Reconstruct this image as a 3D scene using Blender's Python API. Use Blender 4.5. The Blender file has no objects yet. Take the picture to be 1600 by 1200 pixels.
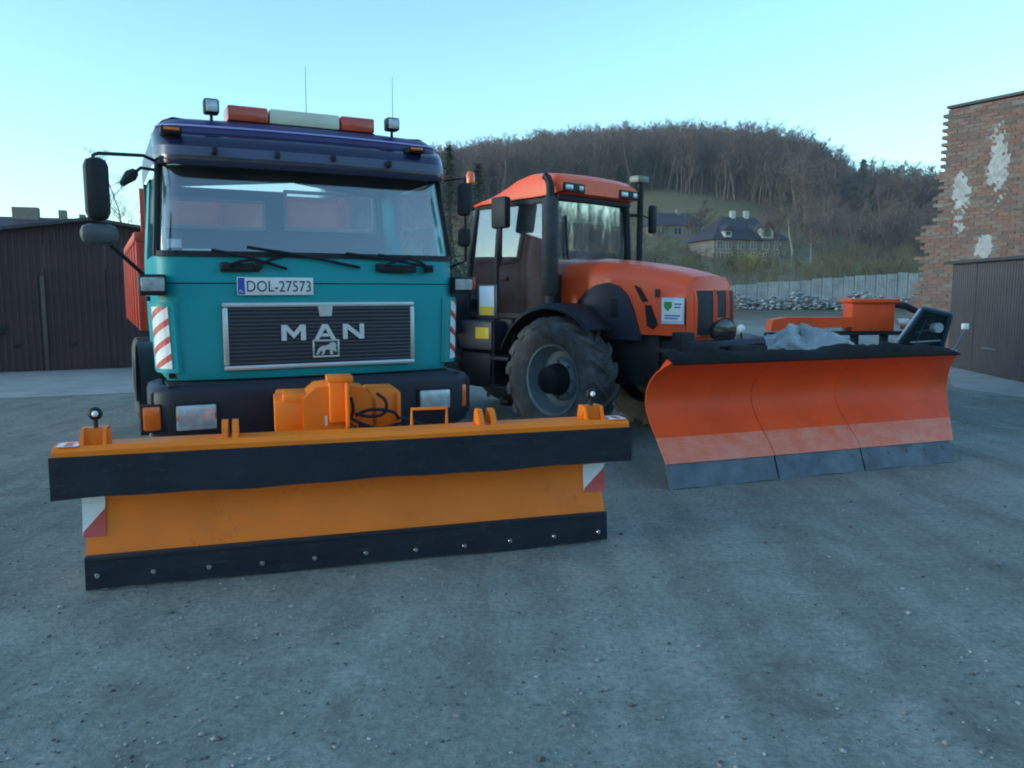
import bpy, bmesh, math, random
import numpy as np
from mathutils import Vector, Matrix
R = math.radians
random.seed(7); rng = np.random.default_rng(7)
sc = bpy.context.scene
COL = sc.collection

# ------------------------------------------------------------------ camera
FPX, CAMH, HOR = 1250.0, 1.6, 455.0
PITCH = math.atan((600 - HOR) / FPX)
cd = bpy.data.cameras.new('camera'); cam = bpy.data.objects.new('camera', cd); COL.objects.link(cam)
cd.sensor_width = 36; cd.lens = FPX / 1600 * 36; cd.clip_end = 3000; cd.clip_start = .05
cam.location = (0, 0, CAMH); cam.rotation_euler = (R(90) - PITCH, 0, 0)
sc.camera = cam

# ------------------------------------------------------------------ sky, sun, exposure
SUN_EL, SUN_AZ = R(9), R(-108)          # azimuth measured from +Y towards +X
w = bpy.data.worlds.new('World'); sc.world = w; w.use_nodes = True
nt = w.node_tree; bg = nt.nodes['Background']
sky = nt.nodes.new('ShaderNodeTexSky'); sky.sky_type = 'NISHITA'; sky.sun_disc = False
sky.sun_elevation = SUN_EL; sky.sun_rotation = SUN_AZ
sky.air_density = 1.0; sky.dust_density = 0.4; sky.ozone_density = 2.2
tint = nt.nodes.new('ShaderNodeMix'); tint.data_type = 'RGBA'; tint.blend_type = 'MULTIPLY'; tint.inputs[0].default_value = 1
tint.inputs[7].default_value = (0.81, 0.99, 1.0, 1)
nt.links.new(sky.outputs[0], tint.inputs[6]); nt.links.new(tint.outputs[2], bg.inputs[0])
bg.inputs[1].default_value = 0.15
sl = bpy.data.lights.new('sun', 'SUN'); sun = bpy.data.objects.new('sun', sl); COL.objects.link(sun)
sl.energy = 0.5; sl.angle = R(20); sl.color = (0.8, 0.95, 1.0)
sd = Vector((math.sin(SUN_AZ) * math.cos(SUN_EL), math.cos(SUN_AZ) * math.cos(SUN_EL), math.sin(SUN_EL)))
sun.rotation_euler = sd.to_track_quat('Z', 'Y').to_euler()
sc.view_settings.view_transform = 'Standard'; sc.view_settings.look = 'None'
sc.view_settings.exposure = 1.78; sc.view_settings.gamma = 1
sc.cycles.filter_width = 2.0

# ------------------------------------------------------------------ calibration helpers: pixel -> point on a real plane
_fw = np.array([0, math.cos(PITCH), -math.sin(PITCH)]); _up = np.array([0, math.sin(PITCH), math.cos(PITCH)]); _rt = np.array([1., 0, 0])
_C = np.array([0, 0, CAMH])
def ray(x, y): return _fw + _rt * (x - 800) / FPX + _up * (600 - y) / FPX
def onplane(px, py, P, n):
    d = ray(px, py); return _C + d * (np.dot(np.array(P) - _C, n) / np.dot(d, n))
def ground_at(px, py, z=0): return onplane(px, py, (0, 0, z), np.array([0, 0, 1.]))
class Frame:
    def __init__(s, ox, oy, deg):
        t = R(deg); s.rot = t; s.o = np.array([ox, oy, 0.])
        s.ax = [np.array([math.cos(t), math.sin(t), 0]), np.array([-math.sin(t), math.cos(t), 0]), np.array([0, 0, 1.])]
    def at(s, axis, c, px, py):
        n = s.ax[axis]; q = onplane(px, py, s.o + n * c, n) - s.o
        return np.array([q @ s.ax[0], q @ s.ax[1], q[2]])
    def w(s, x, y, z=0): return s.o + s.ax[0] * x + s.ax[1] * y + s.ax[2] * z
    def xz(s, c, px, py): q = s.at(1, c, px, py); return float(q[0]), float(q[2])
    def yz(s, c, px, py): q = s.at(0, c, px, py); return float(q[1]), float(q[2])

# ------------------------------------------------------------------ materials
MAT = {}
def mat(name, col, rough=.5, metal=0, var=.15, scale=3., col2=None, dirt=0., dirtcol=(.16, .15, .135), bump=0., bscale=40., spec=.5, coat=0., detail=6., dirtz=None, scr=0., scrcol=(.3, .3, .3), scrmap=(.6, 6, 14), rust=0.):
    if name in MAT: return MAT[name]
    m = bpy.data.materials.new(name); m.use_nodes = True; t = m.node_tree; N = t.nodes; L = t.links
    b = N['Principled BSDF']; b.inputs['Roughness'].default_value = rough; b.inputs['Metallic'].default_value = metal
    b.inputs['Specular IOR Level'].default_value = spec; b.inputs['Coat Weight'].default_value = coat
    tc = N.new('ShaderNodeTexCoord')
    n1 = N.new('ShaderNodeTexNoise'); n1.inputs['Scale'].default_value = scale; n1.inputs['Detail'].default_value = detail; n1.inputs['Roughness'].default_value = .6
    L.new(tc.outputs['Object'], n1.inputs['Vector'])
    cr = N.new('ShaderNodeValToRGB'); cr.color_ramp.elements[0].position = .32; cr.color_ramp.elements[1].position = .68
    c2 = col2 if col2 else tuple(min(1, c * (1 + var)) for c in col)
    c1 = col if col2 else tuple(c * (1 - var) for c in col)
    cr.color_ramp.elements[0].color = (*c1, 1); cr.color_ramp.elements[1].color = (*c2, 1)
    L.new(n1.outputs[0], cr.inputs[0]); out = cr.outputs[0]
    if dirt > 0:
        n2 = N.new('ShaderNodeTexNoise'); n2.inputs['Scale'].default_value = 5.5; n2.inputs['Detail'].default_value = 9; n2.inputs['Roughness'].default_value = .7
        L.new(tc.outputs['Object'], n2.inputs['Vector'])
        mr = N.new('ShaderNodeMapRange'); mr.inputs[1].default_value = .46; mr.inputs[2].default_value = .72; mr.inputs[3].default_value = dirt * .22; mr.inputs[4].default_value = dirt
        L.new(n2.outputs[0], mr.inputs[0]); fac = mr.outputs[0]
        if dirtz:
            sx = N.new('ShaderNodeSeparateXYZ'); L.new(tc.outputs['Object'], sx.inputs[0])
            mz = N.new('ShaderNodeMapRange'); mz.inputs[1].default_value = dirtz[0]; mz.inputs[2].default_value = dirtz[1]; mz.inputs[3].default_value = 1; mz.inputs[4].default_value = .25
            L.new(sx.outputs[2], mz.inputs[0]); mu = N.new('ShaderNodeMath'); mu.operation = 'MULTIPLY'
            L.new(mz.outputs[0], mu.inputs[0]); L.new(fac, mu.inputs[1]); fac = mu.outputs[0]
        mx = N.new('ShaderNodeMix'); mx.data_type = 'RGBA'; L.new(fac, mx.inputs[0]); L.new(out, mx.inputs[6]); mx.inputs[7].default_value = (*dirtcol, 1)
        out = mx.outputs[2]
        rr = N.new('ShaderNodeMapRange'); rr.inputs[3].default_value = rough; rr.inputs[4].default_value = min(1, rough + .45); L.new(fac, rr.inputs[0]); L.new(rr.outputs[0], b.inputs['Roughness'])
    if scr > 0:
        mp = N.new('ShaderNodeMapping'); mp.inputs['Scale'].default_value = scrmap; L.new(tc.outputs['Object'], mp.inputs['Vector'])
        n4 = N.new('ShaderNodeTexNoise'); n4.inputs['Scale'].default_value = 4; n4.inputs['Detail'].default_value = 10; n4.inputs['Roughness'].default_value = .75; L.new(mp.outputs[0], n4.inputs['Vector'])
        m4 = N.new('ShaderNodeMapRange'); m4.inputs[1].default_value = .56; m4.inputs[2].default_value = .72; m4.inputs[4].default_value = scr; L.new(n4.outputs[0], m4.inputs[0])
        x4 = N.new('ShaderNodeMix'); x4.data_type = 'RGBA'; L.new(m4.outputs[0], x4.inputs[0]); L.new(out, x4.inputs[6]); x4.inputs[7].default_value = (*scrcol, 1); out = x4.outputs[2]
    if rust > 0:
        n5 = N.new('ShaderNodeTexNoise'); n5.inputs['Scale'].default_value = 3.2; n5.inputs['Detail'].default_value = 12; n5.inputs['Roughness'].default_value = .78; L.new(tc.outputs['Object'], n5.inputs['Vector'])
        m5 = N.new('ShaderNodeMapRange'); m5.inputs[1].default_value = .60; m5.inputs[2].default_value = .66; m5.inputs[4].default_value = rust; L.new(n5.outputs[0], m5.inputs[0])
        x5 = N.new('ShaderNodeMix'); x5.data_type = 'RGBA'; L.new(m5.outputs[0], x5.inputs[0]); L.new(out, x5.inputs[6]); x5.inputs[7].default_value = (.11, .05, .028, 1); out = x5.outputs[2]
    L.new(out, b.inputs['Base Color'])
    if bump > 0:
        n3 = N.new('ShaderNodeTexNoise'); n3.inputs['Scale'].default_value = bscale; n3.inputs['Detail'].default_value = 8
        L.new(tc.outputs['Object'], n3.inputs['Vector'])
        bp = N.new('ShaderNodeBump'); bp.inputs['Strength'].default_value = bump; bp.inputs['Distance'].default_value = .02
        L.new(n3.outputs[0], bp.inputs['Height']); L.new(bp.outputs[0], b.inputs['Normal'])
    MAT[name] = m; return m
def glassmat(name, refl=.22, tintc=(.6, .75, .78), dust=.06, dustcol=(.35, .38, .4), rough=.03):
    m = bpy.data.materials.new(name); m.use_nodes = True; t = m.node_tree; N = t.nodes; L = t.links
    N.remove(N['Principled BSDF']); o = N['Material Output']
    tr = N.new('ShaderNodeBsdfTransparent'); tr.inputs[0].default_value = (*tintc, 1)
    gl = N.new('ShaderNodeBsdfGlossy'); gl.inputs['Roughness'].default_value = rough
    df = N.new('ShaderNodeBsdfDiffuse'); df.inputs[0].default_value = (*dustcol, 1)
    a = N.new('ShaderNodeMixShader'); a.inputs[0].default_value = refl; L.new(tr.outputs[0], a.inputs[1]); L.new(gl.outputs[0], a.inputs[2])
    tc = N.new('ShaderNodeTexCoord'); nz = N.new('ShaderNodeTexNoise'); nz.inputs['Scale'].default_value = 3.; nz.inputs['Detail'].default_value = 8
    L.new(tc.outputs['Object'], nz.inputs['Vector'])
    mr = N.new('ShaderNodeMapRange'); mr.inputs[1].default_value = .35; mr.inputs[2].default_value = .75; mr.inputs[3].default_value = dust * .5; mr.inputs[4].default_value = dust * 2
    L.new(nz.outputs[0], mr.inputs[0])
    c = N.new('ShaderNodeMixShader'); L.new(mr.outputs[0], c.inputs[0]); L.new(a.outputs[0], c.inputs[1]); L.new(df.outputs[0], c.inputs[2])
    L.new(c.outputs[0], o.inputs[0]); MAT[name] = m; return m

teal = mat('teal_paint', (.0, .30, .335), .42, var=.05, scale=1.2, dirt=.3, dirtcol=(.1, .17, .17), coat=.0, spec=.3, scr=.12, scrcol=(.05, .2, .22), scrmap=(5, 5, .5), bump=.03, bscale=12, dirtz=(1.0, 1.7))
indigo = mat('indigo_paint', (.035, .026, .105), .38, var=.1, dirt=.1, coat=.05)
visorm = mat('smoked_visor', (.014, .014, .045), .22, var=.1, coat=.3)
blackp = mat('black_plastic', (.009, .010, .014), .55, var=.25, dirt=.14, dirtcol=(.06, .06, .06), spec=.3)
darkm = mat('dark_bumper_paint', (.010, .012, .022), .45, var=.2, dirt=.25, dirtcol=(.06, .06, .065), spec=.35)
rubber = mat('black_rubber', (.007, .010, .020), .65, var=.35, scale=5, dirt=.25, dirtcol=(.05, .055, .065), spec=.3, scr=.5, scrcol=(.07, .075, .08), scrmap=(2, 6, 9), bump=.15, bscale=25)
tyrem = mat('tyre_rubber', (.042, .042, .045), .8, var=.3, scale=6, dirt=.9, dirtcol=(.17, .168, .16), bump=.2)
silver = mat('silver_trim', (.55, .56, .57), .35, .55, var=.08, dirt=.2)
chrome = mat('bright_metal', (.7, .7, .72), .2, 1., var=.05)
amber = mat('amber_lens', (.75, .13, .015), .2, var=.15, coat=.4)
redlens = mat('red_lens', (.55, .05, .02), .25, var=.15, coat=.4)
cream = mat('cream_lens', (.62, .6, .46), .3, var=.08, coat=.3)
lampg = mat('lamp_glass', (.42, .46, .48), .2, .25, var=.25, scale=14, coat=.5)
whitep = mat('white_film', (.75, .76, .76), .4, var=.06, dirt=.15)
redp = mat('red_film', (.55, .06, .05), .4, var=.1, dirt=.1)
bluep = mat('blue_film', (.02, .06, .4), .4, var=.05)
inkm = mat('dark_ink', (.02, .02, .025), .5, var=.1)
grillem = mat('grille_dark', (.022, .026, .04), .45, var=.2)
redbody = mat('red_tipper_paint', (.62, .07, .03), .45, var=.2, dirt=.35)
plowor = mat('plow_orange_paint', (.9, .19, .004), .42, var=.1, scale=2.2, dirt=.16, dirtcol=(.4, .16, .05), scr=.35, scrcol=(.55, .26, .1), rust=.35, spec=.35, bump=.04, bscale=9)
bladeor = mat('blade_red_orange_paint', (.88, .082, .01), .48, var=.12, scale=1.8, dirt=.16, dirtcol=(.4, .1, .04), scr=.3, scrcol=(.6, .16, .08), rust=.2, spec=.35, bump=.04, bscale=9)
worn = mat('worn_pink_steel', (.78, .14, .06), .55, var=.2, scale=7, col2=(.8, .25, .16), dirt=.2, dirtcol=(.45, .3, .25), scr=.6, scrcol=(.75, .5, .44), scrmap=(1.2, 8, 22))
steel = mat('grey_blue_steel', (.1, .125, .155), .5, .3, var=.35, scale=5, dirt=.35, dirtcol=(.14, .14, .14), bump=.2, bscale=18)
tracor = mat('tractor_orange_paint', (.88, .085, .018), .38, var=.08, scale=2, dirt=.16, dirtcol=(.5, .17, .1), coat=.1, spec=.4)
rimm = mat('rim_grey', (.2, .25, .28), .5, .2, var=.2, dirt=.45, dirtcol=(.12, .115, .1))
navy = mat('dark_panel', (.015, .02, .04), .45, var=.2, dirt=.2, dirtcol=(.06, .07, .08))
seatm = mat('seat_fabric', (.03, .032, .04), .9, var=.3)
yellowp = mat('yellow_label', (.55, .42, .03), .5, var=.1)
greenp = mat('green_print', (.03, .25, .06), .5, var=.1)
lblue = mat('pale_blue_print', (.42, .6, .75), .45, var=.06)
brownm = mat('brown_sheet_metal', (.064, .034, .036), .6, var=.18, scale=1.2, dirt=.25, dirtcol=(.06, .042, .045), spec=.25, bump=.04, bscale=6)
roofm = mat('dark_roof_sheet', (.03, .03, .036), .55, var=.2, dirt=.2)
concrete = mat('concrete', (.3, .3, .285), .9, var=.16, scale=1.6, dirt=.3, dirtcol=(.2, .195, .18), bump=.2, bscale=30)
glass_truck = glassmat('truck_windscreen', .16, (.9, .93, .94), .03)
glass_trac = glassmat('tractor_glass', .2, (.5, .62, .66), .05)
glass_ws = glassmat('tractor_windscreen', .36, (.75, .84, .86), .1, (.45, .5, .52))
glass_rear = glassmat('clear_rear_glass', .05, (.9, .93, .93), .02)
mirrorm = mat('mirror_glass', (.7, .75, .78), .03, 1., var=.02)

# ------------------------------------------------------------------ mesh builder
class MB:
    def __init__(s): s.v = []; s.f = []; s.mi = []
    def add(s, v, f, mi=0):
        o = len(s.v); s.v += [tuple(map(float, p)) for p in v]; s.f += [tuple(i + o for i in q) for q in f]; s.mi += [mi] * len(f); return s
    def box(s, a, b, bev=0, M=None, mi=0):
        a = np.minimum(a, b).astype(float) if not isinstance(a, tuple) else a
        x0, y0, z0 = [min(p, q) for p, q in zip(a, b)]; x1, y1, z1 = [max(p, q) for p, q in zip(a, b)]
        if bev <= 0:
            v = [(x0, y0, z0), (x1, y0, z0), (x1, y1, z0), (x0, y1, z0), (x0, y0, z1), (x1, y0, z1), (x1, y1, z1), (x0, y1, z1)]
            f = [(0, 3, 2, 1), (4, 5, 6, 7), (0, 1, 5, 4), (1, 2, 6, 5), (2, 3, 7, 6), (3, 0, 4, 7)]
        else:
            bm = bmesh.new(); bmesh.ops.create_cube(bm, size=1)
            for q in bm.verts: q.co = ((x0 + x1) / 2 + q.co.x * (x1 - x0), (y0 + y1) / 2 + q.co.y * (y1 - y0), (z0 + z1) / 2 + q.co.z * (z1 - z0))
            bev = min(bev, .45 * min(x1 - x0, y1 - y0, z1 - z0))
            bmesh.ops.bevel(bm, geom=bm.edges[:], offset=bev, segments=2, profile=.5, affect='EDGES')
            bm.verts.index_update(); v = [tuple(q.co) for q in bm.verts]; f = [tuple(q.index for q in g.verts) for g in bm.faces]; bm.free()
        if M is not None: v = [tuple(M @ Vector(p)) for p in v]
        return s.add(v, f, mi)
    def tube(s, path, r, n=8, cap=True, mi=0):
        P = [Vector(p) for p in path]; rs = r if isinstance(r, (list, tuple)) else [r] * len(P); v = []; f = []; prev = None
        for i, p in enumerate(P):
            d = (P[min(i + 1, len(P) - 1)] - P[max(i - 1, 0)]).normalized()
            if prev is None: a = d.orthogonal().normalized()
            else: a = (prev - d * prev.dot(d)).normalized()
            prev = a; b = d.cross(a)
            for k in range(n):
                t = 2 * math.pi * k / n; v.append(p + (a * math.cos(t) + b * math.sin(t)) * rs[i])
        for i in range(len(P) - 1):
            for k in range(n): f.append((i * n + k, i * n + (k + 1) % n, (i + 1) * n + (k + 1) % n, (i + 1) * n + k))
        if cap: f.append(tuple(range(n - 1, -1, -1))); f.append(tuple((len(P) - 1) * n + k for k in range(n)))
        return s.add(v, f, mi)
    def lathe(s, prof, o, axis, n=24, closed=False, mi=0):
        A = Vector(axis).normalized(); u = A.orthogonal().normalized(); w_ = A.cross(u); O = Vector(o); v = []; f = []
        for (r, h) in prof:
            for k in range(n):
                t = 2 * math.pi * k / n; v.append(O + A * h + (u * math.cos(t) + w_ * math.sin(t)) * r)
        m = len(prof)
        for i in range(m - 1 + (1 if closed else 0)):
            for k in range(n): f.append((i * n + k, i * n + (k + 1) % n, ((i + 1) % m) * n + (k + 1) % n, ((i + 1) % m) * n + k))
        return s.add(v, f, mi)
    def prism(s, poly, a, b, axis=1, mi=0):
        # poly: 2-D points in the two other axes, extruded along axis from a to b
        def p3(q, c):
            l = [0, 0, 0]; o = [i for i in range(3) if i != axis]; l[o[0]] = q[0]; l[o[1]] = q[1]; l[axis] = c; return tuple(l)
        n = len(poly); v = [p3(q, a) for q in poly] + [p3(q, b) for q in poly]
        f = [tuple(range(n)), tuple(range(2 * n - 1, n - 1, -1))] + [(i, i + n, (i + 1) % n + n, (i + 1) % n) for i in range(n)]
        return s.add(v, f, mi)
    def sheet(s, rows, thick=None, mi=0):
        # rows of points; thick = vector or function(point)->offset vector
        nr = len(rows); nc = len(rows[0]); v = [p for r_ in rows for p in r_]
        f = [(i * nc + j, i * nc + j + 1, (i + 1) * nc + j + 1, (i + 1) * nc + j) for i in range(nr - 1) for j in range(nc - 1)]
        if thick is not None:
            off = thick if callable(thick) else (lambda p: thick)
            k = len(v); v = v + [tuple(np.array(p) + np.array(off(p))) for p in v]
            f += [tuple(k + i for i in reversed(q)) for q in f]
            edge = [j for j in range(nc)] + [i * nc + nc - 1 for i in range(1, nr)] + [(nr - 1) * nc + j for j in range(nc - 2, -1, -1)] + [i * nc for i in range(nr - 2, 0, -1)]
            for i in range(len(edge)):
                a, b = edge[i], edge[(i + 1) % len(edge)]; f.append((a, b, b + k, a + k))
        return s.add(v, f, mi)
    def mesh(s, name, m, smooth=40, recalc=True):
        me = bpy.data.meshes.new(name); me.from_pydata(s.v, [], s.f); ms = m if isinstance(m, (list, tuple)) else [m]
        for q in ms: me.materials.append(q)
        if len(ms) > 1: me.polygons.foreach_set('material_index', s.mi)
        if recalc:
            bm = bmesh.new(); bm.from_mesh(me); bmesh.ops.recalc_face_normals(bm, faces=bm.faces[:]); bm.to_mesh(me); bm.free()
        if smooth:
            me.polygons.foreach_set('use_smooth', [True] * len(me.polygons)); me.set_sharp_from_angle(angle=R(smooth))
        return me
    def build(s, name, m, parent=None, smooth=40, label=None, recalc=True):
        return link(name, s.mesh(name, m, smooth, recalc), parent, label)
def link(name, me, parent=None, label=None):
    o = bpy.data.objects.new(name, me); COL.objects.link(o)
    if parent is not None: o.parent = parent
    if label: o['label'] = label
    return o
def tag(o, label, cat, group=None, kind=None):
    o['label'] = label; o['category'] = cat
    if group: o['group'] = group
    if kind: o['kind'] = kind
    return o
def struct(o, kind='structure', label=None):
    o['kind'] = kind
    if label: o['label'] = label
    return o
def thing(name, label, cat, loc=(0, 0, 0), rz=0, group=None):
    o = bpy.data.objects.new(name, None); COL.objects.link(o); o.location = loc; o.rotation_euler = (0, 0, rz); o.empty_display_size = .2
    return tag(o, label, cat, group)
def frame_thing(fr, name, label, cat): return thing(name, label, cat, tuple(fr.o), fr.rot)
def boxpart(name, a, b, m, parent, bev=0, M=None, label=None): return MB().box(a, b, bev, M).build(name, m, parent, label=label)
def tubepart(name, path, r, m, parent, n=8): return MB().tube(path, r, n).build(name, m, parent, 60)
def sphere_pts(mb, c, r, seg=10, sq=(1, 1, 1), mi=0):
    prof = [(max(1e-4, math.sin(math.pi * i / seg)), -math.cos(math.pi * i / seg)) for i in range(seg + 1)]
    t = MB().lathe(prof, (0, 0, 0), (0, 0, 1), seg * 2)
    mb.add([(c[0] + p[0] * r * sq[0], c[1] + p[1] * r * sq[1], c[2] + p[2] * r * sq[2]) for p in t.v], t.f, mi)
def text_mesh(txt, name, m, parent, width, height, M, depth=.002):
    cu = bpy.data.curves.new(name, 'FONT'); cu.body = txt; cu.extrude = depth; cu.resolution_u = 3
    to = bpy.data.objects.new(name + '_tmp', cu); COL.objects.link(to); bpy.context.view_layer.update()
    me = bpy.data.meshes.new_from_object(to.evaluated_get(bpy.context.evaluated_depsgraph_get()))
    bpy.data.objects.remove(to); bpy.data.curves.remove(cu)
    co = np.empty(len(me.vertices) * 3); me.vertices.foreach_get('co', co); co = co.reshape(-1, 3)
    mn, mx = co.min(0), co.max(0); co[:, 0] = (co[:, 0] - mn[0]) / (mx[0] - mn[0]) * width - width / 2; co[:, 1] = (co[:, 1] - mn[1]) / (mx[1] - mn[1]) * height - height / 2
    co = np.array([tuple(M @ Vector(p)) for p in co]); me.vertices.foreach_set('co', co.ravel()); me.materials.clear(); me.materials.append(m); me.name = name
    return link(name, me, parent)

# ------------------------------------------------------------------ terrain
def smooth_interp(x, xs, ys): return np.interp(x, xs, ys)
PY = [-60, 24, 38, 50, 70, 90, 110, 150, 190, 240, 300, 360, 500, 800]
PZ = [0, 0, .3, .72, 2.3, 4.4, 6.4, 14.6, 25.5, 37, 49, 50, 42, 30]
GA = [-1.5, -.64, -.35, -.1, .08, .2, .30, .37, .41, .55, .8, 1.5]
GV = [.15, .2, .45, .8, .95, 1., .95, .84, .70, .64, .6, .55]
def terrain(X, Y):
    a = np.asarray(X) / np.maximum(np.asarray(Y), 20.)
    z = np.interp(Y, PY, PZ); g = np.interp(a, GA, GV)
    far = np.clip((np.asarray(Y) - 60) / 120, 0, 1)
    bump = (np.sin(np.asarray(X) * .05 + 1.3) * np.cos(np.asarray(Y) * .043) * 1.6 + np.sin(np.asarray(X) * .13 + np.asarray(Y) * .09) * .6) * far
    return z * (g * far + (1 - far)) + bump
def tz(x, y): return float(terrain(np.array([x]), np.array([y]))[0])
def terr_mesh(name, xs, ys, m):
    X, Y = np.meshgrid(xs, ys); Z = terrain(X, Y); nr, nc = X.shape
    v = np.stack([X, Y, Z], -1).reshape(-1, 3)
    f = [(i * nc + j, i * nc + j + 1, (i + 1) * nc + j + 1, (i + 1) * nc + j) for i in range(nr - 1) for j in range(nc - 1)]
    b = MB(); b.v = [tuple(p) for p in v]; b.f = f; b.mi = [0] * len(f)
    return b.build(name, m, None, 80, recalc=False)

def ground_material():
    m = bpy.data.materials.new('gravel_yard'); m.use_nodes = True; t = m.node_tree; N = t.nodes; L = t.links; b = N['Principled BSDF']
    b.inputs['Roughness'].default_value = .95; b.inputs['Specular IOR Level'].default_value = .2
    tc = N.new('ShaderNodeTexCoord')
    def noise(s, d=8, r=.6, dist=0):
        n = N.new('ShaderNodeTexNoise'); n.inputs['Scale'].default_value = s; n.inputs['Detail'].default_value = d; n.inputs['Roughness'].default_value = r; n.inputs['Distortion'].default_value = dist
        L.new(tc.outputs['Object'], n.inputs['Vector']); return n.outputs[0]
    def ramp(src, p0, c0, p1, c1):
        c = N.new('ShaderNodeValToRGB'); c.color_ramp.elements[0].position = p0; c.color_ramp.elements[0].color = (*c0, 1); c.color_ramp.elements[1].position = p1; c.color_ramp.elements[1].color = (*c1, 1)
        L.new(src, c.inputs[0]); return c.outputs[0]
    def mixc(f, a, bb, mode='MIX'):
        x = N.new('ShaderNodeMix'); x.data_type = 'RGBA'; x.blend_type = mode
        if isinstance(f, float): x.inputs[0].default_value = f
        else: L.new(f, x.inputs[0])
        L.new(a, x.inputs[6]); L.new(bb, x.inputs[7]); return x.outputs[2]
    base = ramp(noise(.35, 6, .6, .4), .36, (.198, .214, .192), .66, (.268, .288, .264))
    med = ramp(noise(2.6, 10, .72, .6), .32, (.72, .72, .72), .7, (1.2, 1.19, 1.17))
    fine = ramp(noise(26, 10, .85), .34, (.42, .42, .42), .68, (1.55, 1.54, 1.5))
    c = mixc(.85, base, med, 'MULTIPLY'); c = mixc(.8, c, fine, 'MULTIPLY')
    dk = ramp(noise(1.05, 7, .7, .8), .56, (0, 0, 0), .72, (1, 1, 1))
    dcol = N.new('ShaderNodeRGB'); dcol.outputs[0].default_value = (.085, .08, .07, 1)
    mm = N.new('ShaderNodeMath'); mm.operation = 'MULTIPLY'; mm.inputs[1].default_value = .55; L.new(dk, mm.inputs[0])
    c = mixc(mm.outputs[0], c, dcol.outputs[0])
    mpt = N.new('ShaderNodeMapping'); mpt.inputs['Rotation'].default_value = (0, 0, R(-24)); mpt.inputs['Scale'].default_value = (1.5, .07, 1); L.new(tc.outputs['Object'], mpt.inputs['Vector'])
    ntk = N.new('ShaderNodeTexNoise'); ntk.inputs['Scale'].default_value = 1.3; ntk.inputs['Detail'].default_value = 7; ntk.inputs['Roughness'].default_value = .7; L.new(mpt.outputs[0], ntk.inputs['Vector'])
    c = mixc(.6, c, ramp(ntk.outputs[0], .38, (.68, .68, .66), .6, (1.12, 1.12, 1.1)), 'MULTIPLY')
    vo = N.new('ShaderNodeTexVoronoi'); vo.inputs['Scale'].default_value = 26; L.new(tc.outputs['Object'], vo.inputs['Vector'])
    st = ramp(vo.outputs['Distance'], .06, (1, 1, 1), .13, (0, 0, 0))
    vcol = N.new('ShaderNodeTexNoise'); vcol.inputs['Scale'].default_value = 9; L.new(tc.outputs['Object'], vcol.inputs['Vector'])
    sc_ = ramp(vcol.outputs[0], .42, (.07, .07, .065), .6, (.33, .325, .31))
    m2 = N.new('ShaderNodeMath'); m2.operation = 'MULTIPLY'; m2.inputs[1].default_value = .6; L.new(st, m2.inputs[0])
    c = mixc(m2.outputs[0], c, sc_)
    # trodden pale dust and leaf-brown far margin
    sx = N.new('ShaderNodeSeparateXYZ'); L.new(tc.outputs['Object'], sx.inputs[0])
    mr = N.new('ShaderNodeMapRange'); mr.inputs[1].default_value = 30; mr.inputs[2].default_value = 42; L.new(sx.outputs[1], mr.inputs[0])
    br = ramp(noise(.6), .35, (.075, .062, .045), .65, (.13, .11, .075))
    c = mixc(mr.outputs[0], c, br)
    L.new(c, b.inputs['Base Color'])
    bp = N.new('ShaderNodeBump'); bp.inputs['Strength'].default_value = .55; bp.inputs['Distance'].default_value = .012
    ad = N.new('ShaderNodeMath'); ad.operation = 'ADD'; L.new(noise(48, 8, .7), ad.inputs[0]); L.new(noise(7, 6, .6), ad.inputs[1]); L.new(ad.outputs[0], bp.inputs['Height'])
    L.new(bp.outputs[0], b.inputs['Normal'])
    return m
xs_n = np.concatenate([np.linspace(-400, -40, 14), np.linspace(-34, 60, 60), np.linspace(70, 400, 14)])
g_ob = struct(terr_mesh('ground', xs_n, np.concatenate([np.linspace(-60, 20, 12), np.linspace(23, 50, 20)]), ground_material()), label='grey gravel yard')
hillm = mat('hill_grass_and_leaf_litter', (.15, .115, .062), .95, var=.3, scale=.035, col2=(.205, .168, .085), dirt=.4, dirtcol=(.12, .09, .06), bump=.3, bscale=2, spec=.1)
h_ob = struct(terr_mesh('hill', np.linspace(-600, 600, 160), np.concatenate([np.linspace(50, 200, 70), np.linspace(206, 420, 40), np.linspace(440, 800, 8)]), hillm), label='wooded hillside with a dry meadow')

# pale concrete aprons in front of the sheds
def slab(name, pts, z=.012):
    b = MB(); n = len(pts); v = [(p[0], p[1], z) for p in pts] + [(p[0], p[1], -.05) for p in pts]
    b.add(v, [tuple(range(n))] + [(i, (i + 1) % n, (i + 1) % n + n, i + n) for i in range(n)])
    return struct(b.build(name, concrete, None, 0))
slab('concrete_apron', [(-16, 13.4), (-16.5, 8.2), (-7.8, 11.75), (-4.2, 13.2), (-4.2, 18.4), (-8, 16.75)])
slab('concrete_apron', [(7.45, 13.4), (8.0, 11.0), (6.9, 4.0), (14, 4), (14, 17.6), (9.3, 17.2)])

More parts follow.
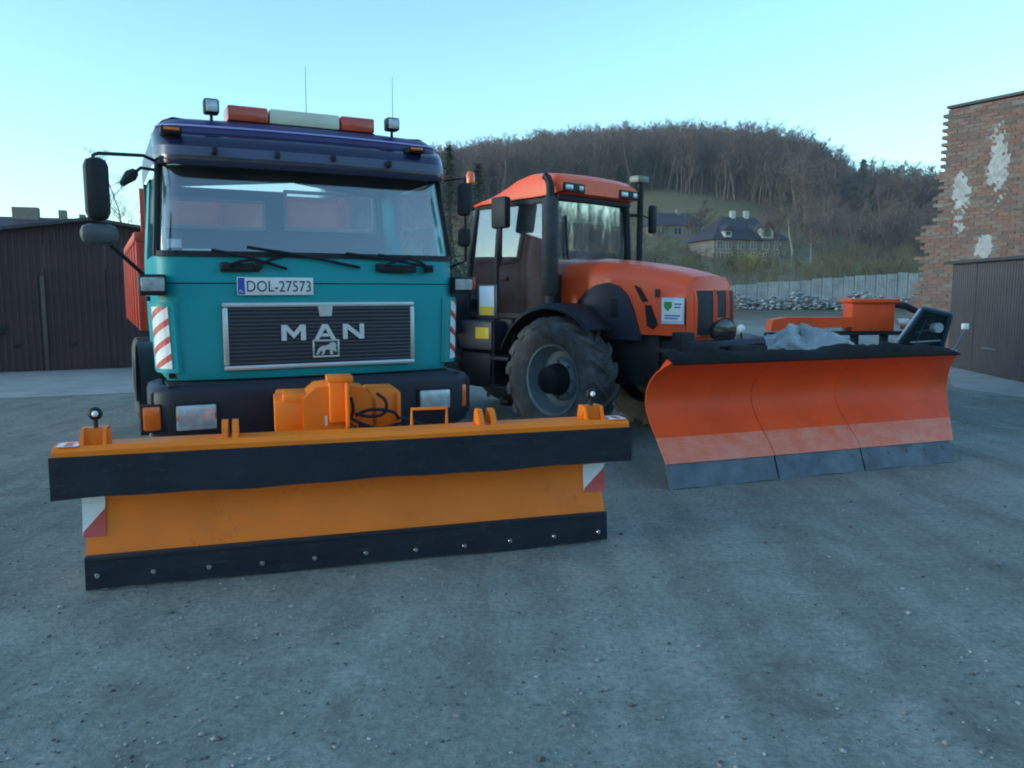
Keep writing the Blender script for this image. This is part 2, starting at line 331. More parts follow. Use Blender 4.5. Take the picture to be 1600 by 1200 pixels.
# ================================================================== TRUCK
TF = Frame(-1.495 + .07 * math.cos(R(28)), 6.03 + .07 * math.sin(R(28)), 27.2)
truck = frame_thing(TF, 'tipper_truck', 'teal truck with dark indigo roof, amber light bar and red tipper body', 'truck')
def tq(px, py, c=0.): return TF.xz(c, px, py)
BACK = 1.75
def ring(z, off=0.):
    hw = np.interp(z, [.9, 1.0, 1.66, 1.84, 2.5, 2.62, 2.72, 2.78, 2.83, 2.86], [1.09, 1.115, 1.135, 1.135, 1.085, 1.085, 1.075, 1.05, 1.0, .93]) + off
    y0 = np.interp(z, [.9, 1.0, 1.66, 1.84, 2.5, 2.62, 2.72, 2.78, 2.83, 2.86], [.04, .0, .0, .01, .15, .16, .175, .2, .27, .38]) - off
    bow, r = .07, .17
    P = [(-hw, y, z) for y in (BACK, 1.35, .95, .62, .42)]
    for k in range(8):
        t = math.pi / 2 * k / 7; P.append((-hw + r - r * math.cos(t), y0 + bow + r - r * math.sin(t), z))
    xs = np.linspace(-(hw - r), hw - r, 19)[1:-1]
    for x in xs: P.append((x, y0 + bow * (x / (hw - r)) ** 2, z))
    for k in range(8):
        t = math.pi / 2 * (7 - k) / 7; P.append((hw - r + r * math.cos(t), y0 + bow + r - r * math.sin(t), z))
    P += [(hw, y, z) for y in (.42, .62, .95, 1.35, BACK)]
    return P
NR = len(ring(1.0)); FA, FB = 5, NR - 6          # arc start / end indices
def panel(i0, i1, zs, off=0., th=.03):
    outer = [ring(z, off)[i0:i1 + 1] for z in zs]; inner = [ring(z, off - th)[i0:i1 + 1] for z in zs]
    b = MB(); nc = i1 - i0 + 1; nr = len(zs); v = [p for r_ in outer for p in r_] + [p for r_ in inner for p in r_]; k = nc * nr
    f = []
    for i in range(nr - 1):
        for j in range(nc - 1):
            q = (i * nc + j, i * nc + j + 1, (i + 1) * nc + j + 1, (i + 1) * nc + j); f += [q, tuple(k + a for a in reversed(q))]
    e = [j for j in range(nc)] + [i * nc + nc - 1 for i in range(1, nr)] + [(nr - 1) * nc + j for j in range(nc - 2, -1, -1)] + [i * nc for i in range(nr - 2, 0, -1)]
    f += [(e[i], e[(i + 1) % len(e)], e[(i + 1) % len(e)] + k, e[i] + k) for i in range(len(e))]
    return b.add(v, f)
# lower shell in two front panels with a shut line, sides behind
panel(FA + 2, FB - 2, [.965, .985, 1.02, 1.2, 1.45, 1.64, 1.652]).build('front_panel', teal, truck)
panel(FA + 2, FB - 2, [1.66, 1.672, 1.76, 1.835, 1.85]).build('scuttle_panel', teal, truck)
panel(FA + 2, FB - 2, [.97, 1.2, 1.64, 1.84], -.034, .02).build('inner_panel', blackp, truck)
for a, b_ in ((0, FA + 2), (FB - 2, NR - 1)):
    side = panel(a, b_, [.98, 1.0, 1.3, 1.66, 1.86], -.012, .03).build('door', teal, truck)
    s = -1 if a == 0 else 1
    boxpart('door_handle', (s * 1.12, 1.15, 1.52), (s * 1.15, 1.32, 1.56), blackp, side, .008)
    pp = panel(FA if a == 0 else FB - 2, FA + 2 if a == 0 else FB, [1.86, 2.1, 2.3, 2.52], -.006, .05).build('windscreen_pillar', teal, truck)
    if a == 0: panel(1, FA, [1.86, 2.1, 2.3, 2.5], -.02, .006).build('side_window', glass_truck, truck); panel(0, 1, [1.86, 2.1, 2.3, 2.52], -.012, .05).build('rear_pillar', teal, truck)
    else: panel(FB, NR - 2, [1.86, 2.1, 2.3, 2.5], -.02, .006).build('side_window', glass_truck, truck); panel(NR - 2, NR - 1, [1.86, 2.1, 2.3, 2.52], -.012, .05).build('rear_pillar', teal, truck)
# windscreen with black rubber seal
W0, W1 = FA + 2, FB - 2
panel(W0, W1, [1.86, 1.95, 2.05, 2.15, 2.25, 2.35, 2.45, 2.54], -.006, .008).build('windscreen', glass_truck, truck, 60)
b = MB()
for i in range(W0, W1):
    for z0, z1 in ((1.845, 1.885), (2.5, 2.55)):
        p = [ring(z0, .012)[i], ring(z0, .012)[i + 1], ring(z1, .012)[i + 1], ring(z1, .012)[i]]; q = [ring(z0, -.02)[i], ring(z0, -.02)[i + 1], ring(z1, -.02)[i + 1], ring(z1, -.02)[i]]
        b.add(p + q, [(0, 1, 2, 3), (7, 6, 5, 4), (0, 4, 5, 1), (3, 2, 6, 7)])
for i, di in ((W0, 1), (W1, -1)):
    b.tube([ring(z, .004)[i] for z in (1.85, 1.95, 2.1, 2.3, 2.54)], .022, 6)
b.build('windscreen_seal', blackp, truck)
# roof
rows = [ring(z, .02) for z in (2.5, 2.6, 2.68, 2.72, 2.75, 2.78, 2.805, 2.83, 2.845, 2.86)]
cap = [[(p[0] * k, .9 + (p[1] - .9) * k, 2.86 + .035 * (1 - k)) for p in ring(2.86, .02)] for k in (.93, .8, .55, .25, .02)]
rb = MB().sheet(rows + cap); roof = rb.build('roof', indigo, truck, 50)
MB().sheet([[p for p in ring(2.5, -.03)], [(p[0] * .02, .9 + (p[1] - .9) * .02, 2.5) for p in ring(2.5, -.03)]]).build('headlining', seatm, truck)
# lilac highlight along the top edge of the roof, painted as a stripe
b = MB()
for i in range(FA, FB):
    for (z0, z1) in ((2.77, 2.785),):
        p = [ring(z, .026)[j] for z, j in ((z0, i), (z0, i + 1), (z1, i + 1), (z1, i))]; b.add(p, [(0, 1, 2, 3)])
b.build('roof_highlight', mat('lilac_highlight', (.3, .27, .5), .3, var=.1), truck)
# sun visor: a smoked curved sheet carried in front of the windscreen head
vz = [(2.475, -.15), (2.535, -.165), (2.60, -.15), (2.67, -.1), (2.725, -.01)]
rows = []
for z, dy in vz:
    r_ = ring(2.55)[FA:FB + 1]; n = len(r_); row = []
    for j, p in enumerate(r_):
        u = abs(2 * j / (n - 1) - 1); fade = max(0, 1 - u ** 5)
        row.append((p[0] * 1.015, p[1] + dy * (.25 + .75 * fade), z + .05 * u ** 4 * (2.725 - z) / .25))
    rows.append(row)
visor = MB().sheet(rows, lambda p: (0, .012, -.003)).build('sun_visor', visorm, truck, 50)
band = [[(p[0], p[1] - .008, p[2] + .0) for p in rows[1]], [(p[0], p[1] - .006, p[2] + .004) for p in rows[2]]]
MB().sheet(band).build('visor_band', mat('visor_band', (.07, .075, .13), .3, var=.1), visor, 50)
for px, py in ((335, 236), (433, 243), (520, 248), (607, 257)):
    x, z = tq(px, py, 0)
    boxpart('visor_clip', (x - .018, -.03, z - .022), (x + .018, .06, z + .025), blackp, visor, .006)
for px, py in ((268, 200), (652, 232)):
    x, z = tq(px, py, .05)
    ml = boxpart('marker_lamp_housing', (x - .07, .06, z - .03), (x + .07, .26, z + .02), blackp, roof, .01); boxpart('marker_lamp', (x - .05, .05, z - .012), (x + .05, .062, z + .008), amber, ml, .003)
# cab interior: rear wall with two windows, seats, dash, wheel
yb = 1.70
def wall_with_holes(x0, x1, z0, z1, y, holes, th=.04):
    b = MB(); xs = sorted({x0, x1, *[h[0] for h in holes], *[h[1] for h in holes]}); zs = sorted({z0, z1, *[h[2] for h in holes], *[h[3] for h in holes]})
    for i in range(len(xs) - 1):
        for j in range(len(zs) - 1):
            cx, cz = (xs[i] + xs[i + 1]) / 2, (zs[j] + zs[j + 1]) / 2
            if not any(h[0] < cx < h[1] and h[2] < cz < h[3] for h in holes): b.box((xs[i], y, zs[j]), (xs[i + 1], y + th, zs[j + 1]))
    return b
wa = tq(262, 352, yb); wb = tq(410, 318, yb); wc = tq(447, 357, yb); wd = tq(582, 308, yb)
holes = [(wa[0], wb[0], wa[1], wb[1]), (wc[0], wd[0], wc[1], wd[1])]
wall_with_holes(-1.1, 1.1, 1.0, 2.5, yb, holes).build('cab_rear_wall', mat('cab_trim', (.1, .11, .12), .8, var=.1), truck, 0)
for h in holes:
    wnd = MB()
    for a, c in (((h[0] - .02, yb - .02, h[2] - .02), (h[1] + .02, yb - .005, h[2] + .012)), ((h[0] - .02, yb - .02, h[3] - .012), (h[1] + .02, yb - .005, h[3] + .02)), ((h[0] - .02, yb - .02, h[2] + .012), (h[0] + .012, yb - .005, h[3] - .012)), ((h[1] - .012, yb - .02, h[2] + .012), (h[1] + .02, yb - .005, h[3] - .012))): wnd.box(a, c)
    wo = wnd.build('rear_window_frame', silver, truck)
    boxpart('pane', (h[0], yb + .015, h[2]), (h[1], yb + .02, h[3]), glass_rear, wo)
boxpart('cab_floor', (-1.08, .1, .98), (1.08, 1.69, 1.03), blackp, truck)
boxpart('dashboard', (-1.05, .14, 1.5), (1.05, .52, 1.80), seatm, truck, .05)
for x in (-.55, .55):
    st = boxpart('seat', (x - .26, .95, 1.2), (x + .26, 1.45, 1.42), seatm, truck, .06)
    boxpart('seat_back', (x - .24, 1.38, 1.42), (x + .24, 1.52, 1.86), seatm, st, .05)
sw = MB(); c0 = Vector((.55, .62, 1.78)); ax = Vector((0, -.75, .66)); u = Vector((1, 0, 0)); v_ = ax.cross(u)
sw.tube([c0 + (u * math.cos(t) + v_ * math.sin(t)) * .22 for t in np.linspace(0, 2 * math.pi, 25)], .014, 6); sw.tube([c0 - u * .21, c0 + u * .21], .014, 6); sw.tube([c0, c0 - ax * .3], .03, 8)
sw.build('steering_wheel', blackp, truck)
# stickers and papers low in the windscreen
for (p0, p1, nm) in (((262, 386), (284, 373), 'windscreen_sticker'), ((286, 397), (340, 389), 'paper_sheet')):
    (x0, z0), (x1, z1) = tq(*p0, .1), tq(*p1, .1)
    rr = ring((z0 + z1) / 2, -.02); xs_ = np.linspace(x0, x1, 5); yy = [float(np.interp(x, [p[0] for p in rr[FA:FB + 1]], [p[1] for p in rr[FA:FB + 1]])) for x in xs_]
    MB().sheet([[(x, y + .012, z0) for x, y in zip(xs_, yy)], [(x, y + .012 + .03 * (z1 - z0) / .1, z1) for x, y in zip(xs_, yy)]]).build(nm, whitep, truck)
# wipers: pivot, arm, blade
for (pv, el, t0, t1) in (((352, 416), (400, 405), (330, 390), (448, 420)), ((404, 414), (440, 402), (385, 386), (562, 418)), ((595, 418), (640, 402), (540, 396), (672, 418)), ((672, 420), (640, 405), (590, 398), (640, 412))):
    P = []
    for q in (pv, el, t0, t1):
        x, z = tq(*q, -.02); P.append((x, -.03 if q is not pv else -.01, z))
    wp = MB().tube([P[0], ((P[0][0] + P[1][0]) / 2, -.05, (P[0][2] + P[1][2]) / 2 + .01), P[1]], .011, 6).build('wiper', blackp, truck)
    MB().tube([P[2], ((P[2][0] + P[3][0]) / 2, -.035, (P[2][2] + P[3][2]) / 2 + .012), P[3]], .012, 5).build('wiper_blade', rubber, wp)
    boxpart('wiper_pivot', (P[0][0] - .03, -.03, P[0][2] - .03), (P[0][0] + .03, .05, P[0][2] + .03), blackp, wp, .01)
for (q0, q1) in (((345, 424), (405, 404)), ((595, 426), (650, 408))):
    (x0, z0), (x1, z1) = tq(*q0), tq(*q1)
    boxpart('wiper_linkage_cover', (x0, -.012, z0), (x1, .03, z1 - .035), blackp, truck, .008)
# number plate
(x0, z1), (x1, z0) = tq(370, 433, -.02), tq(490, 461, -.02)
plate = boxpart('number_plate', (x0, -.022, z0), (x1, -.012, z1), whitep, truck, .004)
boxpart('plate_band', (x0 + .004, -.0235, z0 + .005), (x0 + .052, -.021, z1 - .005), bluep, plate)
RX = Matrix.Rotation(R(90), 4, 'X')
text_mesh('PL', 'plate_country_code', whitep, plate, .026, .022, Matrix.Translation((x0 + .028, -.0245, z0 + .028)) @ RX, .001)
text_mesh('DOL-27573', 'plate_number', inkm, plate, (x1 - x0) - .085, (z1 - z0) * .62, Matrix.Translation(((x0 + x1) / 2 + .024, -.0235, (z0 + z1) / 2)) @ RX, .0012)
# grille
(x0, z1), (x1, z0) = tq(347, 473, -.02), tq(648, 573, -.02)
z0 = 1.03; fw_ = .035
gf = MB().prism([(x0 + .02, z0), (x1 - .02, z0), (x1, z0 + .02), (x1, z1 - .02), (x1 - .02, z1), (x0 + .02, z1), (x0, z1 - .02), (x0, z0 + .02)], -.012, -.006)
fr_ = MB()
for a, c in (((x0, -.03, z0), (x1, .02, z0 + fw_)), ((x0, -.03, z1 - fw_), (x1, .02, z1)), ((x0, -.0302, z0 + fw_), (x0 + fw_, .02, z1 - fw_)), ((x1 - fw_, -.0302, z0 + fw_), (x1, .02, z1 - fw_))): fr_.box(a, c, .01)
gro = fr_.build('grille_frame', silver, truck)
gf.build('grille_backing', grillem, gro)
nsl = 15; me_sl = MB().box((x0 + fw_ + .002, -.026, -.007), (x1 - fw_ - .002, -.010, .007), .003).mesh('grille_slat', mat('grille_slat', (.035, .042, .06), .35, var=.15))
for k in range(nsl):
    o = link('grille_slat', me_sl, gro); o.location = (0, 0, z0 + fw_ + (z1 - z0 - 2 * fw_) * (k + .5) / nsl)
cx = (x0 + x1) / 2
def poly_part(name, polys, x, z, sx, sz, y0_, y1_, m, parent):
    b = MB()
    for pl in polys: b.prism([(x + p[0] * sx, z + p[1] * sz) for p in pl], y0_, y1_)
    return b.build(name, m, parent, 0)
LM = [[(0, 0), (.2, 0), (.2, .62), (.5, .12), (.8, .62), (.8, 0), (1, 0), (1, 1), (.78, 1), (.5, .5), (.22, 1), (0, 1)]]
LA = [[(0, 0), (.2, 0), (.29, .2), (.71, .2), (.8, 0), (1, 0), (.62, 1), (.38, 1)]]
LA = [[(0, 0), (.2, 0), (.5, .74), (.5, 1), (.38, 1)], [(.5, 1), (.5, .74), (.8, 0), (1, 0), (.62, 1)], [(.3, .2), (.7, .2), (.62, .4), (.38, .4)]]
LN = [[(0, 0), (.2, 0), (.2, .66), (.78, 0), (1, 0), (1, 1), (.8, 1), (.8, .34), (.22, 1), (0, 1)]]
for nm, pl, p0, p1 in (('grille_letter', LM, (440, 528), (477, 507)), ('grille_letter', LA, (491, 527), (524, 507)), ('grille_letter', LN, (536, 526), (568, 504))):
    (ax_, az_), (bx_, bz_) = tq(*p0, -.03), tq(*p1, -.03)
    poly_part(nm, pl, ax_, 1.238, bx_ - ax_, .115, -.042, -.022, mat('letter_silver', (.62, .64, .64), .35, .2, var=.04), gro)
# emblem plate with a striding lion inside a rounded square
(ax_, az_), (bx_, bz_) = tq(489, 559, -.03), tq(530, 530, -.03); ew = bx_ - ax_; eh = bz_ - az_
em = MB()
for a, c in (((ax_, -.034, az_), (bx_, -.024, az_ + .014)), ((ax_, -.034, bz_ - .014), (bx_, -.024, bz_)), ((ax_, -.0342, az_ + .014), (ax_ + .014, -.024, bz_ - .014)), ((bx_ - .014, -.0342, az_ + .014), (bx_, -.024, bz_ - .014))): em.box(a, c, .003)
emo = em.build('grille_emblem', silver, gro)
lion = [(.12, .16), (.2, .16), (.3, .4), (.36, .3), (.3, .16), (.4, .16), (.48, .42), (.62, .44), (.66, .16), (.75, .16), (.74, .42), (.84, .3), (.92, .34), (.84, .5), (.9, .62), (.84, .82), (.72, .86), (.62, .74), (.5, .66), (.34, .64), (.2, .5)]
poly_part('emblem_lion', [lion], ax_, az_, ew, eh, -.036, -.02, silver, emo)
(ax_, az_), (bx_, bz_) = tq(497, 494, -.03), tq(519, 478, -.03)
MB().prism([(ax_ + .01, az_), (bx_ - .01, az_), (bx_, bz_), (ax_, bz_)], -.044, -.02).build('grille_badge', silver, gro)
# bumper
BY = -.10
(bx0, _), (bx1, _) = tq(221, 640, BY), tq(729, 620, BY)
bm_ = MB()
plan = [(-1.21, .55), (-1.23, .08), (-1.19, -.02), (-1.08, -.085), (-.5, BY), (.5, BY), (1.08, -.085), (1.19, -.02), (1.23, .08), (1.21, .55)]
hts = [(.52, .93), (.56, .985), (.7, 1.0), (.88, 1.0), (.92, .985), (.945, .93)]
rows = [[(p[0] * k, .25 + (p[1] - .25) * k, z) for p in plan] for z, k in hts]
bumper = bm_.sheet(rows, lambda p: (0, .02, 0) if abs(p[0]) < 1.1 else (-math.copysign(.02, p[0]), 0, 0)).build('bumper', darkm, truck, 50)
boxpart('bumper_step', (-1.1, -.06, .935), (1.1, .3, .952), darkm, bumper, .006)
boxpart('crossmember', (-1.0, .1, .93), (1.0, .25, 1.0), blackp, truck)
def lamp(name, q0, q1, y, m, parent, rim=.012, dep=.03):
    (x0, z1), (x1, z0) = tq(*q0, y), tq(*q1, y)
    o = boxpart(name, (x0, y - dep, z0), (x1, y + .05, z1), m, parent, .014)
    b = MB()
    for a, c in (((x0 - rim, y - dep * .6, z0 - rim), (x1 + rim, y + .04, z0)), ((x0 - rim, y - dep * .6, z1), (x1 + rim, y + .04, z1 + rim)), ((x0 - rim, y - dep * .6, z0), (x0, y + .04, z1)), ((x1, y - dep * .6, z0), (x1 + rim, y + .04, z1))): b.box(a, c)
    b.build('lamp_bezel', blackp, o); return o
for q0, q1 in (((274, 634), (339, 669)), ((655, 610), (702, 637))):
    hl = lamp('headlight', q0, q1, BY, lampg, bumper)
    (x0, z1), (x1, z0) = tq(*q0, BY), tq(*q1, BY)
    for f_ in (.2, .8): MB().lathe([(.001, 0), (.05, .004), (.052, .0)], (x0 + (x1 - x0) * f_, BY - .026, (z0 + z1) / 2), (0, -1, 0), 16).build('headlight_reflector', chrome, hl)
ti = lamp('turn_signal', (222, 636), (252, 672), -.03, amber, bumper); lamp('turn_signal', (712, 600), (727, 634), -.03, amber, bumper)
tp = MB().tube([(0, BY - .06, .62), (0, BY + .04, .62)], [.05, .06], 12); tp.tube([(0, BY - .05, .55), (0, BY - .05, .70)], .018, 8); tp.build('towing_pin', blackp, bumper)
for s in (-1, 1):
    for z in (.42, .68): boxpart('cab_step', (s * .98, .42, z), (s * 1.2, .78, z + .03), blackp, truck, .008)
    boxpart('bumper_end_cap', (s * 1.12, -.015, .6), (s * 1.215, .05, .9), blackp, bumper, .02)
# corner deflectors with red-white hatching
for s, q0, q1 in ((-1, (221, 480), (260, 578)), (1, (705, 470), (718, 560))):
    zt, zb = tq(*q0)[1], tq(*q1)[1]
    zs_ = np.linspace(zb - .03, zt + .03, 8); i0, i1 = (FA - 1, FA + 6) if s < 0 else (FB - 6, FB + 1)
    dfl = panel(i0, i1, list(zs_), .035, .03).build('corner_deflector', teal, truck)
    nsx = 8; zz = np.linspace(zb, zt, 8)
    i0, i1 = (FA, FA + 5) if s < 0 else (FB - 5, FB)
    n_st = 7; h_ = (zt - zb); b = MB(); cols = []
    for k in range(-3, 22):
        for j in range(i0, i1):
            u0, u1 = (j - i0) / (i1 - i0), (j + 1 - i0) / (i1 - i0); sl_ = .12 * (-s) * -1
            sl_ = .11 if s < 0 else -.11
            hh = h_ / n_st; kk = k // 2 * 2 * hh + (0 if k % 2 == 0 else hh * 1.25); ht = hh * (1.25 if k % 2 == 0 else .75); za0, za1 = zb + kk + sl_ * u0, zb + kk + sl_ * u1; zc0, zc1 = za0 + ht, za1 + ht
            za0, za1, zc0, zc1 = [min(max(q, zb), zt) for q in (za0, za1, zc0, zc1)]
            if max(zc0 - za0, zc1 - za1) < 1e-4: continue
            b.add([ring(za0, .0385)[j], ring(za1, .0385)[j + 1], ring(zc1, .0385)[j + 1], ring(zc0, .0385)[j]], [(0, 1, 2, 3)], k % 2)
    b.build('hazard_stripes', [whitep, redp], dfl)
# square side lamps on black brackets
for q0, q1, y in (((219, 433), (257, 455), -.02), ((709, 436), (735, 453), .1)):
    (x0, z1), (x1, z0) = tq(*q0, y), tq(*q1, y)
    lb_ = boxpart('lamp_bracket', (x0 - .01, y - .03, z0 - .03), (x1 + .015, y + .25, z1 + .02), blackp, truck, .012)
    boxpart('position_lamp', (x0, y - .045, z0), (x1, y - .025, z1), mat('grey_lens', (.33, .36, .36), .25, var=.3, scale=20), lb_, .008)
# mirrors
y = -.15
(x0, z1), (x1, z0) = tq(128, 245, y), tq(174, 346, y)
mr = boxpart('mirror_housing', (x0, y - .09, z0), (x1, y + .07, z1), blackp, truck, .055)
boxpart('mirror_glass', (x0 + .015, y + .066, z0 + .02), (x1 - .015, y + .075, z1 - .02), mirrorm, mr)
(x2, z3), (x3, z2) = tq(124, 348, y), tq(186, 383, y)
m2 = boxpart('wide_angle_mirror', (x2, y - .1, z2), (x3, y + .08, z3 - .005), mat('grey_plastic', (.06, .07, .08), .5, var=.2), truck, .05)
xa, za = tq(145, 240, y); xb, zb_ = tq(224, 243, .2)
tubepart('mirror_arm', [(xa, y, z1 - .03), (xa, y, za - .01), (xa + .03, y, za + .005), (xb, .2, zb_), (-1.0, .34, 2.49)], .012, blackp, truck)
xa, za = tq(165, 383, y); xb, zb_ = tq(214, 428, .1)
tubepart('mirror_arm', [(xa, y, za + .03), (xb + .04, .12, zb_)], .014, blackp, truck)
P = [tq(190, 288, .2), tq(204, 274, .2), tq(221, 262, .2)]
kb = MB().tube([(P[0][0], .2, P[0][1]), (P[1][0], .22, P[1][1]), (P[1][0] + .03, .24, P[1][1] + .03)], [.02, .045, .03], 8).build('kerb_mirror', blackp, truck)
tubepart('mirror_arm', [(P[1][0], .24, P[1][1]), (P[2][0], .28, P[2][1] + .01), (-1.02, .38, 2.46)], .012, blackp, truck)
y = .1
for q0, q1 in (((716, 286), (733, 338)), ((717, 356), (733, 386))):
    (x0, z1), (x1, z0) = tq(*q0, y), tq(*q1, y)
    mr = boxpart('mirror_housing', (x0, y - .06, z0), (x1, y + .05, z1), blackp, truck, .03)
tubepart('mirror_arm', [(1.0, .35, 2.5), (x0 + .06, y, 2.52), (x0 + .06, y, 1.85), (1.12, .3, 1.78)], .012, blackp, truck)
# roof light bar, work lamps, aerials
y = .42
seg = [((352, 166), (416, 190), redlens, 'light_bar_lens'), ((417, 172), (526, 196), cream, 'light_bar_lens'), ((527, 183), (580, 203), redlens, 'light_bar_lens')]
xa, zt = tq(350, 168, y); xe, _ = tq(581, 190, y); zt = 2.965; zb = 2.855
lbar = boxpart('light_bar', (xa, y - .1, zb - .05), (xe, y + .12, zb), blackp, truck, .015)
for q0, q1, m_, nm in seg:
    x0, _ = tq(*q0, y); x1, _ = tq(*q1, y); boxpart(nm, (x0, y - .11, zb), (x1 - .006, y + .13, zt), m_, lbar, .012)
for x in (xa + .15, (xa + xe) / 2, xe - .15): boxpart('light_bar_foot', (x - .03, y - .04, 2.78), (x + .03, y + .06, zb - .05), blackp, lbar)
for q0, q1, yy in (((317, 154), (342, 180), .3), ((602, 184), (622, 206), .3)):
    (x0, z1), (x1, z0) = tq(*q0, yy), tq(*q1, yy)
    wl = boxpart('work_lamp', (x0, yy - .05, z0), (x1, yy + .05, z1), blackp, truck, .015)
    boxpart('work_lamp_glass', (x0 + .012, yy - .056, z0 + .012), (x1 - .012, yy - .045, z1 - .012), lampg, wl, .004)
    tubepart('work_lamp_stem', [((x0 + x1) / 2, yy, z0 + .02), ((x0 + x1) / 2, yy + .02, 2.66)], .012, blackp, wl)
for px, top in ((476, 104), (612, 120)):
    x, zt = tq(px, top, .9)
    tubepart('aerial', [(x, .9, 2.8), (x + .005, .9, zt)], [.004, .0015], blackp, truck, 6)
# chassis, wheels, mudguards, tipper body
for s in (-1, 1): boxpart('chassis_rail', (s * .36, .3, .72), (s * .46, 6.3, .98), blackp, truck)
boxpart('axle_beam', (-.9, 1.1, .45), (.9, 1.3, .6), blackp, truck, .03)
boxpart('rear_axle_beam', (-.9, 4.75, .45), (.9, 4.95, .62), blackp, truck, .03)
def road_wheel(x, y, s, dual=False, rad=.52, w_=.3):
    prof = [(rad * .56, -w_ / 2), (rad * .8, -w_ / 2 - .01), (rad * .95, -w_ * .46), (rad, -w_ * .36), (rad, w_ * .36), (rad * .95, w_ * .46), (rad * .8, w_ / 2 + .01), (rad * .56, w_ / 2)]
    t_ = MB().lathe(prof, (x, y, rad), (1, 0, 0), 32, True)
    if dual: t_.lathe(prof, (x - s * (w_ + .04), y, rad), (1, 0, 0), 32, True)
    wo = t_.build('wheel', tyrem, truck)
    MB().lathe([(.001, .04), (.1, .05), (.12, -.02), (.2, -.05), (rad * .52, -.03), (rad * .57, w_ * .45)], (x, y, rad), (s, 0, 0), 28).build('rim', rimm, wo)
for s in (-1, 1):
    road_wheel(s * 1.0, 1.2, s); road_wheel(s * 1.0, 4.85, s, True)
    g = [[(s * .84, 1.2 + .66 * math.cos(t), .55 + .62 * math.sin(t)), (s * 1.24, 1.2 + .66 * math.cos(t), .55 + .62 * math.sin(t))] for t in np.linspace(.1, math.pi - .02, 14)]
    MB().sheet(g, (0, 0, .015)).build('mudguard', blackp, truck)
    boxpart('mudflap', (s * .86, 1.84, .3), (s * 1.22, 1.86, .7), rubber, truck)
boxpart('fuel_tank', (.55, 2.2, .5), (1.15, 3.3, 1.0), silver, truck, .08); boxpart('battery_box', (-1.15, 2.2, .5), (-.55, 2.9, 1.0), blackp, truck, .04)
yb0 = 2.9
body = MB(); W = 1.08
body.box((-W, yb0, 1.2), (W, yb0 + .07, 2.62)); body.box((-W, yb0 + .07, 1.2), (-W + .06, 6.4, 2.1)); body.box((W - .06, yb0 + .07, 1.2), (W, 6.4, 2.1)); body.box((-W + .06, yb0 + .07, 1.2), (W - .06, 6.4, 1.28)); body.box((-W + .06, 6.34, 1.28), (W - .06, 6.4, 2.1))
bo = body.build('tipper_body', redbody, truck, 0)
for s in (-1, 1):
    for k in range(7):
        boxpart('body_rib', (s * W, yb0 + .02 + k * .7, 1.2), (s * (W + .06), yb0 + .12 + k * .7, 2.1), redbody, bo, .008)
    boxpart('top_rail', (s * (W - .08), yb0, 2.1), (s * (W + .07), 6.42, 2.19), redbody, bo, .01)
for k in range(4): boxpart('headboard_rib', (-1.0 + k * .64, yb0 - .05, 1.24), (-.92 + k * .64, yb0, 2.6), redbody, bo, .006)
boxpart('headboard_panel', (-1.04, yb0 - .012, 1.3), (1.04, yb0 - .002, 2.56), mat('brightened_red', (.85, .2, .12), .6, var=.15), bo)  # headboard red lightened in the colour, to look lit through the rear windows

# ================================================================== NEAR SNOW PLOUGH (on the truck)
NF = Frame(-2.28, 4.13, 16.93)
plow = frame_thing(NF, 'snow_plough', 'straight yellow-orange snow plough with black rubber flap in front of teal truck', 'snow plough')
def nq(px, py, c=0.): return NF.xz(c, px, py)
L_ = 3.02
prof = [(.015, .16), (.06, .24), (.10, .34), (.115, .46), (.10, .57), (.06, .66), (-.01, .735)]
bend = lambda x: .004 * math.sin(x * 2.1) + .002 * math.sin(x * 7.3)
xs_ = np.linspace(0, L_, 25)
mb_ = MB().sheet([[(x, p[0] + bend(x), p[1]) for x in xs_] for p in prof], (0, .012, 0)).build('mouldboard', plowor, plow, 60)
for k in range(6):
    x = .12 + k * (L_ - .24) / 5
    MB().prism([(.03, .14), (.2, .2), (.26, .45), (.2, .7), (.04, .735), (.08, .66), (.13, .5), (.12, .36), (.08, .24)], x - .008, x + .008, 0).build('back_rib', plowor, mb_)
# top beam: folded channel over the flap
tb = [(-.15, .742), (-.152, .79), (-.12, .812), (.02, .815), (.06, .79), (.06, .735), (-.02, .735)]
xt = np.linspace(-.085, 3.09, 14)
rows = [[(x, p[0], p[1] + .003 * math.sin(x * 3)) for x in xt] for p in tb]
tbo = MB().sheet(rows + [rows[0]]).build('top_beam', plowor, plow, 30)
for x in (-.085, 3.09): MB().prism([(p[0], p[1]) for p in tb], x - .004, x + .004, 0).build('beam_end_plate', plowor, tbo)
# black rubber flap hanging from the beam
(fx0, fz0), (fx1, fz1) = nq(80, 781, -.15), nq(986, 722, -.15)
xf = np.linspace(fx0, fx1, 40)
fr_rows = [[(x, -.158 - .012 * t * math.sin(x * 1.7 + .5) - .006 * t, .765 + (fz0 + .004 * math.sin(x * 5) + .003 * math.sin(x * 13) - .765) * t) for x in xf] for t in (0, .15, .4, .7, 1)]
flap = MB().sheet(fr_rows, (0, .012, 0)).build('rubber_flap', rubber, plow, 60)
